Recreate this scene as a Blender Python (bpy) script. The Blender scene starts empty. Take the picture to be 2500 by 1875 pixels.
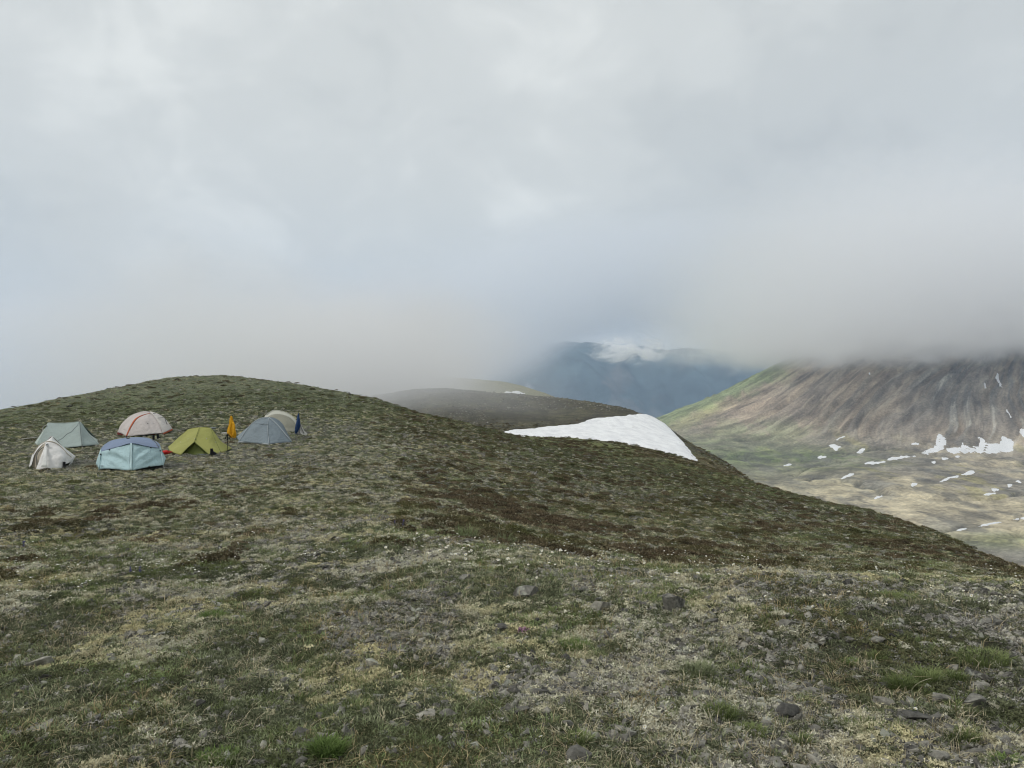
import bpy, math, random
import numpy as np
from mathutils import Vector, Matrix
from mathutils.geometry import delaunay_2d_cdt
random.seed(11)
RNG = np.random.default_rng(11)
scene = bpy.context.scene
COL = scene.collection

# ------------------------------------------------------------------ camera
F = 1875.0           # focal length in photograph pixels (2500 px wide)
cam_data = bpy.data.cameras.new('camera')
cam_data.sensor_width = 36.0
cam_data.lens = 27.0
cam_data.clip_start = 0.05
cam_data.clip_end = 60000.0
cam = bpy.data.objects.new('camera', cam_data)
COL.objects.link(cam)
cam.location = (0, 0, 0)                       # eye height is the origin, 1.6 m over the ground
cam.rotation_euler = (math.radians(90), 0, 0)  # level, looking along +Y
scene.camera = cam

# ------------------------------------------------------------------ light and exposure
SUN_AZ, SUN_EL = math.radians(-108), math.radians(50)     # azimuth from +Y, clockwise
sun_data = bpy.data.lights.new('sun', 'SUN')
sun_data.energy = 1.5
sun_data.angle = math.radians(10)
sun_data.color = (1.0, 0.96, 0.9)
sun = bpy.data.objects.new('sun', sun_data)
COL.objects.link(sun)
sd = Vector((math.sin(SUN_AZ) * math.cos(SUN_EL), math.cos(SUN_AZ) * math.cos(SUN_EL), math.sin(SUN_EL)))
sun.rotation_euler = (-sd).to_track_quat('-Z', 'Y').to_euler()

world = bpy.data.worlds.new('World')
scene.world = world
world.use_nodes = True
wn, wl = world.node_tree.nodes, world.node_tree.links
wn.clear()

def N(nt, kind, **kw):
    n = nt.nodes.new(kind)
    for k, v in kw.items():
        if k == 'inp':
            for kk, vv in v.items():
                n.inputs[kk].default_value = vv
        else:
            setattr(n, k, v)
    return n

def ramp(nt, fac, stops, interp='LINEAR'):
    r = nt.nodes.new('ShaderNodeValToRGB')
    r.color_ramp.interpolation = interp
    els = r.color_ramp.elements
    while len(els) < len(stops):
        els.new(0.5)
    for e, (p, c) in zip(els, stops):
        e.position = p
        e.color = c if len(c) == 4 else (*c, 1)
    if fac is not None:
        nt.links.new(fac, r.inputs[0])
    return r

def mixc(nt, fac, a, b, mode='MIX'):
    m = nt.nodes.new('ShaderNodeMix')
    m.data_type = 'RGBA'
    m.blend_type = mode
    for sock, v in ((m.inputs[0], fac), (m.inputs[6], a), (m.inputs[7], b)):
        if hasattr(v, 'links'):
            nt.links.new(v, sock)
        elif isinstance(v, (int, float)):
            sock.default_value = v
        else:
            sock.default_value = (*v, 1)
    return m.outputs[2]

def math_(nt, op, a, b=0.0, c=0.0, clamp=False):
    m = nt.nodes.new('ShaderNodeMath')
    m.operation = op
    m.use_clamp = clamp
    for i, v in enumerate((a, b, c)):
        if hasattr(v, 'links'):
            nt.links.new(v, m.inputs[i])
        else:
            m.inputs[i].default_value = v
    return m.outputs[0]

def noise(nt, vec, scale, detail=4, rough=0.55, dist=0.0, out=0):
    n = N(nt, 'ShaderNodeTexNoise', inp={'Scale': scale, 'Detail': detail, 'Roughness': rough, 'Distortion': dist})
    if vec is not None:
        nt.links.new(vec, n.inputs['Vector'])
    return n.outputs[out]

def vec_scale(nt, vec, s, loc=(0, 0, 0)):
    m = N(nt, 'ShaderNodeMapping')
    m.inputs['Scale'].default_value = s
    m.inputs['Location'].default_value = loc
    nt.links.new(vec, m.inputs['Vector'])
    return m.outputs[0]

# overcast sky: a Nishita sky seen through an almost closed cloud deck
wt = world.node_tree
tc = N(wt, 'ShaderNodeTexCoord')
sky = N(wt, 'ShaderNodeTexSky', sky_type='NISHITA', sun_disc=False)
sky.sun_elevation = SUN_EL
sky.sun_rotation = SUN_AZ
bg_sky = N(wt, 'ShaderNodeBackground', inp={'Strength': 0.08})
wl.new(sky.outputs[0], bg_sky.inputs['Color'])
dirv = tc.outputs['Generated']
big = noise(wt, vec_scale(wt, dirv, (1.0, 1.0, 1.35), (3.1, 0.4, 1.9)), 2.3, 6, 0.52, 0.4)
fine = noise(wt, vec_scale(wt, dirv, (1.0, 1.0, 1.3), (7.7, 2.4, 5.2)), 7.5, 9, 0.56, 0.6)
mixn = math_(wt, 'ADD', math_(wt, 'MULTIPLY', big, 0.62), math_(wt, 'MULTIPLY', fine, 0.38))
# thinner cloud ahead to the upper left: brighter there
dotn = N(wt, 'ShaderNodeVectorMath', operation='DOT_PRODUCT')
wl.new(dirv, dotn.inputs[0])
glow_dir = Vector((-0.30, 1.0, 0.28)).normalized()
dotn.inputs[1].default_value = glow_dir
glow = math_(wt, 'POWER', math_(wt, 'MAXIMUM', dotn.outputs['Value'], 0.0), 13.0)
lum = math_(wt, 'ADD', mixn, math_(wt, 'MULTIPLY', glow, 0.17))
cl = ramp(wt, lum, [(0.36, (0.470, 0.490, 0.486)), (0.50, (0.532, 0.552, 0.542)), (0.62, (0.600, 0.618, 0.602)), (0.76, (0.720, 0.735, 0.710))], 'EASE')
bg_cloud = N(wt, 'ShaderNodeBackground', inp={'Strength': 1.0})
wl.new(cl.outputs[0], bg_cloud.inputs['Color'])
msh = N(wt, 'ShaderNodeMixShader', inp={0: 0.97})
wl.new(bg_sky.outputs[0], msh.inputs[1])
wl.new(bg_cloud.outputs[0], msh.inputs[2])
wo = N(wt, 'ShaderNodeOutputWorld')
wl.new(msh.outputs[0], wo.inputs['Surface'])

vs = scene.view_settings
scene.display_settings.display_device = 'sRGB'
vs.view_transform = 'Standard'
vs.look = 'None'
vs.exposure = 0.27
vs.gamma = 1.0
vs.use_curve_mapping = False
scene.render.engine = 'CYCLES'
cy = scene.cycles
cy.use_denoising = True
cy.max_bounces = 12
cy.diffuse_bounces = 2
cy.glossy_bounces = 1
cy.transmission_bounces = 3
cy.transparent_max_bounces = 8
cy.volume_bounces = 9
cy.volume_step_rate = 1.0
cy.volume_max_steps = 160
cy.use_fast_gi = False
cy.pixel_filter_type = 'BLACKMAN_HARRIS'
cy.filter_width = 1.1

# ------------------------------------------------------------------ helpers
def prop(o, label=None, cat=None, group=None, kind=None):
    if label: o['label'] = label
    if cat: o['category'] = cat
    if group: o['group'] = group
    if kind: o['kind'] = kind
    return o

def mesh_from(name, verts, faces, mat=None, smooth=True, colors=None):
    me = bpy.data.meshes.new(name)
    verts = np.asarray(verts, dtype=np.float32)
    if isinstance(faces, np.ndarray):
        k = faces.shape[1]
        me.vertices.add(len(verts))
        me.vertices.foreach_set('co', verts.ravel())
        me.loops.add(faces.size)
        me.polygons.add(len(faces))
        me.loops.foreach_set('vertex_index', faces.astype(np.int32).ravel())
        me.polygons.foreach_set('loop_start', np.arange(0, faces.size, k, dtype=np.int32))
        me.update(calc_edges=True)
    else:
        me.from_pydata([tuple(v) for v in verts], [], faces)
        me.update()
    if smooth:
        me.polygons.foreach_set('use_smooth', np.ones(len(me.polygons), dtype=bool))
    if colors is not None:
        for nm, arr in colors.items():
            arr = np.asarray(arr, dtype=np.float32)
            if arr.ndim == 1:
                a = me.attributes.new(nm, 'FLOAT', 'POINT')
                a.data.foreach_set('value', arr)
            else:
                a = me.attributes.new(nm, 'FLOAT_COLOR', 'POINT')
                if arr.shape[1] == 3:
                    arr = np.hstack([arr, np.ones((len(arr), 1), np.float32)])
                a.data.foreach_set('color', arr.ravel())
    if mat is not None:
        for m in (mat if isinstance(mat, (list, tuple)) else [mat]):
            me.materials.append(m)
    return me

def link(name, me, parent=None, loc=None):
    o = bpy.data.objects.new(name, me)
    COL.objects.link(o)
    if parent is not None:
        o.parent = parent
    if loc is not None:
        o.location = loc
    return o

def empty(name, loc):
    o = bpy.data.objects.new(name, None)
    o.empty_display_size = 0.2
    o.location = loc
    COL.objects.link(o)
    return o

def material(name):
    m = bpy.data.materials.new(name)
    m.use_nodes = True
    nt = m.node_tree
    b = nt.nodes['Principled BSDF']
    b.inputs['Roughness'].default_value = 0.9
    b.inputs['Specular IOR Level'].default_value = 0.25
    return m, nt, b

# ---- value noise in numpy
def _hash(ix, iy, seed):
    h = (ix.astype(np.int64) * 374761393 + iy.astype(np.int64) * 668265263 + seed * 1274126177) & 0xffffffff
    h = ((h ^ (h >> 13)) * 1274126177) & 0xffffffff
    h = h ^ (h >> 16)
    return (h & 0xffff) / 65535.0

def vnoise(x, y, seed=0):
    x = np.asarray(x, float); y = np.asarray(y, float)
    ix = np.floor(x); iy = np.floor(y)
    fx = x - ix; fy = y - iy
    fx = fx * fx * (3 - 2 * fx); fy = fy * fy * (3 - 2 * fy)
    a = _hash(ix, iy, seed); b = _hash(ix + 1, iy, seed)
    c = _hash(ix, iy + 1, seed); d = _hash(ix + 1, iy + 1, seed)
    return (a * (1 - fx) + b * fx) * (1 - fy) + (c * (1 - fx) + d * fx) * fy * 1.0

def fbm(x, y, octaves=4, seed=0, rough=0.5):
    s = 0; amp = 1; tot = 0
    for o in range(octaves):
        s = s + amp * vnoise(np.asarray(x) * 2 ** o + 17.3 * o, np.asarray(y) * 2 ** o - 9.1 * o, seed + o)
        tot += amp; amp *= rough
    return s / tot          # 0..1

def sstep(a, b, x):
    t = np.clip((np.asarray(x, float) - a) / (b - a), 0, 1)
    return t * t * (3 - 2 * t)

class RBF:
    """smooth surface through scattered (a, b) -> v samples (thin plate)"""
    def __init__(self, pts, val, lam=1e-4):
        self.p = np.asarray(pts, float); n = len(self.p)
        K = self._k(self.p)
        P = np.hstack([np.ones((n, 1)), self.p])
        A = np.zeros((n + 3, n + 3))
        A[:n, :n] = K + lam * np.eye(n); A[:n, n:] = P; A[n:, :n] = P.T
        self.w = np.linalg.solve(A, np.concatenate([val, np.zeros(3)]))
    def _k(self, q):
        d2 = ((q[:, None, :] - self.p[None, :, :]) ** 2).sum(2)
        return 0.5 * d2 * np.log(d2 + 1e-12)
    def __call__(self, q):
        out = np.empty(len(q))
        for i in range(0, len(q), 40000):
            qq = q[i:i + 40000]
            out[i:i + 40000] = self._k(qq) @ self.w[:-3] + self.w[-3] + qq @ self.w[-2:]
        return out
# ================================================================== terrain
# Heights are surveyed as (bearing, distance) samples: px is the bearing, written as 1250 + 1875 tan(bearing),
# row the drop below eye level, written as 937 + 1875 drop / distance, Y the distance ahead.
FLAT = [(2300, 2.1), (1875, 3.25)]
NEAR = {
    -900: FLAT + [(1650, 4.4), (1500, 5.9), (1380, 8.3), (1290, 12), (1230, 18), (1190, 25), (1160, 34), (1140, 50), (1180, 80), (1300, 200)],
    0: FLAT + [(1650, 4.4), (1500, 5.9), (1380, 8.3), (1280, 12), (1200, 18), (1150, 25), (1100, 31), (1050, 42), (1015, 54), (1001, 66), (1012, 80), (1080, 120), (1200, 200), (1500, 700)],
    300: FLAT + [(1650, 4.4), (1500, 5.9), (1380, 8.2), (1280, 11.8), (1200, 17.5), (1150, 24.5), (1100, 31), (1050, 40), (1000, 51), (960, 64), (943, 77), (955, 95), (1020, 130), (1150, 200), (1500, 700)],
    600: FLAT + [(1650, 4.35), (1500, 5.8), (1400, 7.6), (1300, 10.6), (1200, 16.5), (1150, 23), (1100, 30), (1050, 38), (1000, 48), (950, 62), (921, 80), (932, 98), (1000, 130), (1100, 200), (1050, 280), (1200, 450), (1500, 700)],
    900: FLAT + [(1650, 4.3), (1500, 5.5), (1400, 7.1), (1300, 9.8), (1200, 16), (1120, 26), (1060, 38), (1010, 52), (972, 68), (990, 84), (1055, 112), (1000, 165), (970, 205), (985, 260), (945, 360), (930, 430), (960, 500), (1250, 700)],
    1100: FLAT + [(1650, 4.25), (1500, 5.4), (1400, 6.9), (1330, 8.9), (1250, 14), (1180, 22), (1120, 32), (1060, 46), (1029, 59), (1045, 74), (1046, 95), (1010, 130), (970, 165), (952, 192), (972, 235), (955, 320), (922, 420), (945, 480), (1250, 700)],
    1300: FLAT + [(1650, 4.2), (1500, 5.3), (1420, 6.4), (1370, 7.5), (1340, 10), (1280, 15.5), (1200, 25), (1130, 38), (1085, 52), (1081, 64), (1068, 85), (1042, 115), (1000, 150), (968, 185), (985, 225), (980, 330), (953, 400), (985, 450), (1300, 700)],
    1450: FLAT + [(1650, 4.2), (1500, 5.3), (1430, 6.1), (1395, 6.9), (1372, 9.6), (1320, 14), (1240, 23), (1170, 35), (1118, 49), (1112, 58), (1085, 80), (1058, 103), (1010, 140), (982, 165), (998, 195), (1060, 300), (1030, 400), (1350, 700)],
    1600: FLAT + [(1650, 4.2), (1500, 5.2), (1440, 6.0), (1408, 6.6), (1392, 9.0), (1350, 13), (1270, 21.5), (1190, 34), (1142, 50), (1122, 66), (1100, 85), (1060, 112), (1020, 142), (1035, 168), (1250, 300), (1700, 700)],
    1750: FLAT + [(1650, 4.2), (1500, 5.2), (1440, 6.0), (1412, 6.5), (1400, 8.8), (1370, 12.5), (1300, 20), (1225, 32), (1178, 48), (1150, 66), (1112, 102), (1130, 128), (1400, 300), (1900, 700)],
    1900: FLAT + [(1650, 4.2), (1500, 5.2), (1445, 5.9), (1420, 6.4), (1412, 8.5), (1388, 12), (1330, 19), (1265, 30), (1225, 44), (1203, 62), (1222, 80), (1400, 150), (1900, 500)],
    2100: FLAT + [(1650, 4.2), (1500, 5.2), (1450, 5.9), (1426, 6.3), (1424, 8.2), (1405, 11.3), (1350, 17), (1290, 27), (1249, 43), (1268, 58), (1450, 110), (1900, 400)],
    2300: FLAT + [(1650, 4.2), (1500, 5.2), (1455, 5.8), (1434, 6.2), (1434, 7.8), (1416, 10.5), (1370, 15.5), (1330, 23), (1309, 33), (1335, 44), (1550, 90), (1900, 300)],
    2500: FLAT + [(1650, 4.2), (1520, 5.1), (1460, 5.8), (1441, 6.2), (1444, 7.6), (1430, 9.8), (1405, 14.5), (1390, 22), (1420, 32), (1650, 80), (1900, 240)],
    2800: FLAT + [(1650, 4.2), (1530, 5.0), (1470, 5.8), (1460, 6.6), (1475, 8.5), (1470, 12), (1490, 20), (1560, 32), (1800, 80)],
    3800: FLAT + [(1650, 4.2), (1540, 5.0), (1500, 6.0), (1520, 8), (1560, 12), (1640, 20), (1800, 40), (2000, 90)],
}
ZE = -1.6
TH_MAX = math.radians(58)
pp, vv_ = [], []
TH_K = 1.6
for px, lst in NEAR.items():
    tx = (px - 1250) / F
    th = math.atan(tx)
    for row, Y in lst:
        r = Y * math.sqrt(1 + tx * tx)
        z = -(row - 937) / F * Y
        if (row, Y) in FLAT:
            z = ZE - 0.02 * (Y / 3.25)
        pp.append((th * TH_K, math.log(r)))
        vv_.append((z - ZE) / r)
near_rbf = RBF(pp, np.array(vv_), 2e-3)

def near_smooth(x, y):
    x = np.atleast_1d(np.asarray(x, float)); y = np.atleast_1d(np.asarray(y, float))
    r = np.maximum(np.hypot(x, y), 0.02)
    th = np.arctan2(x, y)
    thc = np.clip(th, -TH_MAX, TH_MAX)
    lr = np.log(np.clip(r, 1.6, 720))
    q = near_rbf(np.stack([thc * TH_K, lr], 1))
    back = np.abs(th) > TH_MAX
    if back.any():
        qo = near_rbf(np.stack([-np.sign(th[back]) * TH_MAX * TH_K, lr[back]], 1))
        w = sstep(0, 1, (np.abs(th[back]) - TH_MAX) / (math.pi - TH_MAX)) * 0.5
        q[back] = q[back] * (1 - w) + qo * w
    q = q * sstep(0.6, 3.0, r)
    return ZE + q * r

def relief(x, y):
    """hummocks of the tundra: small close by, larger farther off"""
    r = np.hypot(x, y)
    a = (fbm(x * 0.16, y * 0.16, 3, 5) - 0.5) * np.clip(r * 0.012, 0.03, 0.55)
    b = (fbm(x * 0.9, y * 0.9, 4, 9) - 0.5) * np.clip(0.10 + r * 0.004, 0.10, 0.42)
    c = (fbm(x * 4.5, y * 4.5, 3, 21) - 0.5) * 0.075 * sstep(0.5, 3, r)
    d = (fbm(x * 0.035, y * 0.035, 3, 33) - 0.5) * np.clip((r - 60) * 0.012, 0, 3.0)
    # flat pitches under the tents
    t = np.exp(-(((x + 12.5) / 6.5) ** 2 + ((y - 31) / 8.0) ** 2) ** 2)
    s = np.exp(-(((x - 9) / 30.0) ** 2 + ((y - 118) / 42.0) ** 2) ** 2)      # the snow lies in a smooth hollow
    return (a + b) * (1 - 0.75 * t) * (1 - 0.8 * s) * sstep(0.2, 1.5, r) + c + d * (1 - 0.85 * s)

def H(x, y):
    x = np.atleast_1d(np.asarray(x, float)); y = np.atleast_1d(np.asarray(y, float))
    return near_smooth(x, y) + relief(x, y)

def hz(x, y):
    return float(H([x], [y])[0])

def hit(px, row, h=None, y0=1.5, y1=700.0, skip=0.0):
    """where the sight line at this bearing and drop meets the ground"""
    h = h or H
    tx = (px - 1250) / F; tz = -(row - 937) / F
    ys = np.exp(np.linspace(math.log(max(y0, skip)), math.log(y1), 900))
    g = h(ys * tx, ys) - ys * tz
    idx = np.nonzero(g > 0)[0]
    if len(idx) == 0:
        k = int(np.argmax(g)); return (ys[k] * tx, ys[k], ys[k] * tz)
    k = idx[0]
    if k == 0:
        return (ys[0] * tx, ys[0], ys[0] * tz)
    f = -g[k - 1] / (g[k] - g[k - 1])
    Y = ys[k - 1] + f * (ys[k] - ys[k - 1])
    return (Y * tx, Y, Y * tz)

def ring_grid(ths, rs, hfun):
    T, R = np.meshgrid(ths, rs)              # rows = distance
    X = (R * np.sin(T)).ravel(); Y = (R * np.cos(T)).ravel()
    Z = hfun(X, Y)
    nr, nt_ = R.shape
    i = np.arange(nr - 1)[:, None] * nt_ + np.arange(nt_ - 1)[None, :]
    i = i.ravel()
    faces = np.stack([i, i + 1, i + nt_ + 1, i + nt_], 1)
    return np.stack([X, Y, Z], 1), faces

def scr(X, Y, Z):
    Ys = np.maximum(Y, 0.3)
    return 1250 + F * X / Ys, 937 - F * Z / Ys

# ---------------------------------------------------------------- ground material
def gauss(px, row, cx, cy_, sx, sy):
    return np.exp(-(((px - cx) / sx) ** 2 + ((row - cy_) / sy) ** 2))

def ground_tone(X, Y, Z):
    """what grows where: base albedo of the tundra"""
    px, row = scr(X, Y, Z)
    r = np.hypot(X, Y)
    n1 = fbm(X * 0.35, Y * 0.35, 4, 3); n2 = fbm(X * 0.12, Y * 0.05, 4, 8)
    c = np.empty((len(X), 3)); c[:] = (0.082, 0.084, 0.062)                 # olive grey turf
    def lay(col, w):
        w = np.clip(w, 0, 1)[:, None]
        c[:] = c * (1 - w) + np.array(col) * w
    lay((0.060, 0.052, 0.046), sstep(9, 4.5, r) * 0.85)                      # soil and stones close by
    lay((0.088, 0.083, 0.078), gauss(px, row, 420, 1110, 460, 55) * sstep(14, 20, r) * (r < 60) * 0.85)   # gravel round the tents
    brown = sstep(880, 1150, px - (row - 1100) * 0.4) * sstep(9, 12, r) * sstep(80, 50, r)
    lay((0.050, 0.040, 0.026), brown * (0.55 + 0.5 * sstep(0.35, 0.6, n1)))  # heather slope
    lay((0.150, 0.112, 0.078), brown * sstep(0.50, 0.62, n2) * 0.7)
    lay((0.070, 0.085, 0.030), sstep(1600, 1900, px) * sstep(9, 12, r) * sstep(80, 60, r) * sstep(0.38, 0.6, n2) * 0.75)
    lay((0.085, 0.088, 0.036), sstep(55, 66, r) * (px > 1150) * sstep(0.3, 0.5, n1) * 0.9)      # green strip on the saddle
    lay((0.080, 0.060, 0.042), sstep(58, 80, r) * (px > 1400) * sstep(0.42, 0.6, n2) * 0.8)
    kn = sstep(92, 104, r) * (px > 700)
    lay((0.046, 0.040, 0.033), kn)                                           # dark stony knoll
    lay((0.080, 0.070, 0.052), kn * sstep(0.48, 0.62, fbm(X * 0.25, Y * 0.10, 5, 14, 0.65)) * 0.7)
    lay((0.026, 0.023, 0.020), kn * sstep(0.52, 0.64, fbm(X * 0.5, Y * 0.16, 5, 19, 0.65)) * 0.7)
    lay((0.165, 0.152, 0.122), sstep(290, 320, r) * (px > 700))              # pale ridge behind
    return c * np.array([1.44, 1.55, 1.40])

def ground_material():
    m, nt, b = material('tundra_turf')
    geo = N(nt, 'ShaderNodeNewGeometry')
    pos = geo.outputs['Position']
    tone = N(nt, 'ShaderNodeAttribute', attribute_name='tone').outputs['Color']
    n_a = noise(nt, pos, 2.2, 8, 0.62)
    n_b = noise(nt, vec_scale(nt, pos, (1, 1, 2.2)), 9.0, 7, 0.7)
    n_c = noise(nt, pos, 60.0, 5, 0.75)
    n_l = noise(nt, pos, 0.33, 6, 0.6)
    f1 = ramp(nt, n_a, [(0.33, (0.45, 0.45, 0.45)), (0.5, (0.95, 0.95, 0.95)), (0.68, (1.5, 1.47, 1.38))])
    f2 = ramp(nt, n_b, [(0.34, (0.38, 0.38, 0.4)), (0.5, (0.95, 0.95, 0.95)), (0.62, (1.35, 1.33, 1.25)), (0.72, (2.2, 2.15, 1.95))])
    f3 = ramp(nt, n_c, [(0.3, (0.5, 0.5, 0.5)), (0.5, (1, 1, 1)), (0.72, (1.7, 1.68, 1.6))])
    f4 = ramp(nt, n_l, [(0.35, (0.75, 0.78, 0.72)), (0.65, (1.22, 1.18, 1.1))])
    c = mixc(nt, 1.0, tone, f1.outputs[0], 'MULTIPLY')
    c = mixc(nt, 1.0, c, f2.outputs[0], 'MULTIPLY')
    c = mixc(nt, 1.0, c, f3.outputs[0], 'MULTIPLY')
    c = mixc(nt, 1.0, c, f4.outputs[0], 'MULTIPLY')
    # greener and darker mats
    g = ramp(nt, noise(nt, pos, 0.8, 6, 0.65), [(0.52, (0, 0, 0)), (0.64, (1, 1, 1))])
    c = mixc(nt, math_(nt, 'MULTIPLY', g.outputs[0], 0.45), c, mixc(nt, 1.0, c, (0.62, 0.88, 0.42), 'MULTIPLY'))
    nt.links.new(c, b.inputs['Base Color'])
    hgt = math_(nt, 'ADD', math_(nt, 'MULTIPLY', n_a, 0.5), math_(nt, 'ADD', math_(nt, 'MULTIPLY', n_b, 0.35), math_(nt, 'MULTIPLY', n_c, 0.06)))
    bump = N(nt, 'ShaderNodeBump', inp={'Strength': 0.9, 'Distance': 0.22})
    nt.links.new(hgt, bump.inputs['Height'])
    nt.links.new(bump.outputs[0], b.inputs['Normal'])
    return m

M_GROUND = ground_material()
th = np.concatenate([np.linspace(-math.pi, -0.75, 40)[:-1], np.linspace(-0.75, 0.75, 760), np.linspace(0.75, math.pi, 40)[1:]])
rs = np.concatenate([[0.02, 0.3, 0.8, 1.3], np.exp(np.linspace(math.log(1.9), math.log(720), 620))])
gv, gf = ring_grid(th, rs, H)
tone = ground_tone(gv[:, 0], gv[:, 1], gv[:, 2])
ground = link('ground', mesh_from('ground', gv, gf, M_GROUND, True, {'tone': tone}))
prop(ground, kind='structure')

# ---------------------------------------------------------------- valley and mountain beyond
FAR = {
    -600: [(1500, 600), (1300, 1500), (1150, 2500), (1080, 4000)],
    600: [(1500, 600), (1300, 1500), (1150, 2500), (1080, 4000)],
    1200: [(1500, 600), (1280, 1500), (1150, 2300), (1085, 3200), (1060, 4000)],
    1500: [(1500, 700), (1230, 1500), (1130, 2200), (1070, 2700), (1052, 3300), (1050, 4000)],
    1620: [(1500, 700), (1210, 1450), (1110, 2000), (1050, 2350), (1010, 2700), (1025, 3200), (1040, 4000)],
    1700: [(1450, 750), (1200, 1400), (1110, 1900), (1050, 2250), (984, 2720), (1000, 3200), (1030, 4000)],
    1850: [(1420, 800), (1240, 1150), (1170, 1500), (1120, 1850), (1070, 2100), (1000, 2350), (914, 2700), (935, 3200), (1000, 4000)],
    2000: [(1420, 800), (1300, 1000), (1210, 1280), (1150, 1600), (1100, 1900), (1050, 2080), (950, 2320), (845, 2680), (860, 3200), (950, 4000)],
    2150: [(1440, 760), (1300, 980), (1205, 1260), (1130, 1600), (1098, 1800), (1040, 1960), (920, 2200), (800, 2580), (790, 3200), (900, 4000)],
    2330: [(1450, 720), (1320, 920), (1210, 1220), (1130, 1540), (1100, 1720), (1070, 1830), (960, 2000), (860, 2260), (775, 2560), (800, 3200), (900, 4000)],
    2500: [(1460, 680), (1335, 860), (1250, 1080), (1150, 1450), (1108, 1660), (1095, 1740), (1000, 1860), (870, 2100), (765, 2450), (800, 3200), (900, 4000)],
    2800: [(1460, 640), (1350, 820), (1250, 1050), (1150, 1400), (1100, 1600), (1000, 1760), (860, 2050), (765, 2400), (800, 3200), (900, 4000)],
    3600: [(1460, 600), (1350, 780), (1200, 1200), (1080, 1600), (850, 2200), (800, 3200), (900, 4000)],
}
pp, vf = [], []
for px, lst in FAR.items():
    tx = (px - 1250) / F; t_ = math.atan(tx)
    for row, Y in lst:
        r = Y * math.sqrt(1 + tx * tx)
        pp.append((t_ * 2.0, math.log(r) * 1.2)); vf.append(-(row - 937) / F * Y / r)
far_rbf = RBF(pp, np.array(vf), 1e-3)
PEAK = ((2560 - 1250) / F * 2900, 2900.0)

def far_parts(x, y):
    x = np.asarray(x, float); y = np.asarray(y, float)
    r = np.hypot(x, y)
    base = far_rbf(np.stack([np.arctan2(x, y) * 2.0, np.log(r) * 1.2], 1)) * r
    dx, dy = x - PEAK[0], y - PEAK[1]
    dp = np.hypot(dx, dy)
    ang = np.arctan2(dx, -dy)
    warp = fbm(x * 0.004, y * 0.004, 3, 40) * 0.25
    gul = fbm(ang * 26 + warp * 10, dp * 0.0022 + 3, 5, 50, 0.6)
    fine = fbm(ang * 110 + warp * 30, dp * 0.006, 4, 60, 0.6)
    slope = sstep(-190, -105, base + (fbm(x * 0.007, y * 0.004, 4, 66) - 0.5) * 60)       # mountain flank against the gentle benches
    return base, gul, fine, slope, dp

def HF(x, y):
    base, gul, fine, slope, dp = far_parts(x, y)
    ridged = 1 - np.abs(gul * 2 - 1)
    z = base + slope * ((ridged - 0.6) * -28 + (fine - 0.5) * 12) * np.clip(dp / 700, 0.3, 1)
    z = z + (1 - slope) * ((fbm(x * 0.006, y * 0.0035, 5, 70) - 0.5) * 22 + (fbm(x * 0.03, y * 0.014, 4, 75) - 0.5) * 5)
    # stream cuts across the benches
    s1 = fbm(x * 0.0026 + 4, y * 0.0052 + 1, 4, 81) - 0.5
    z = z - (1 - slope) * 9 * np.exp(-(s1 / 0.018) ** 2)
    return z

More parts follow.
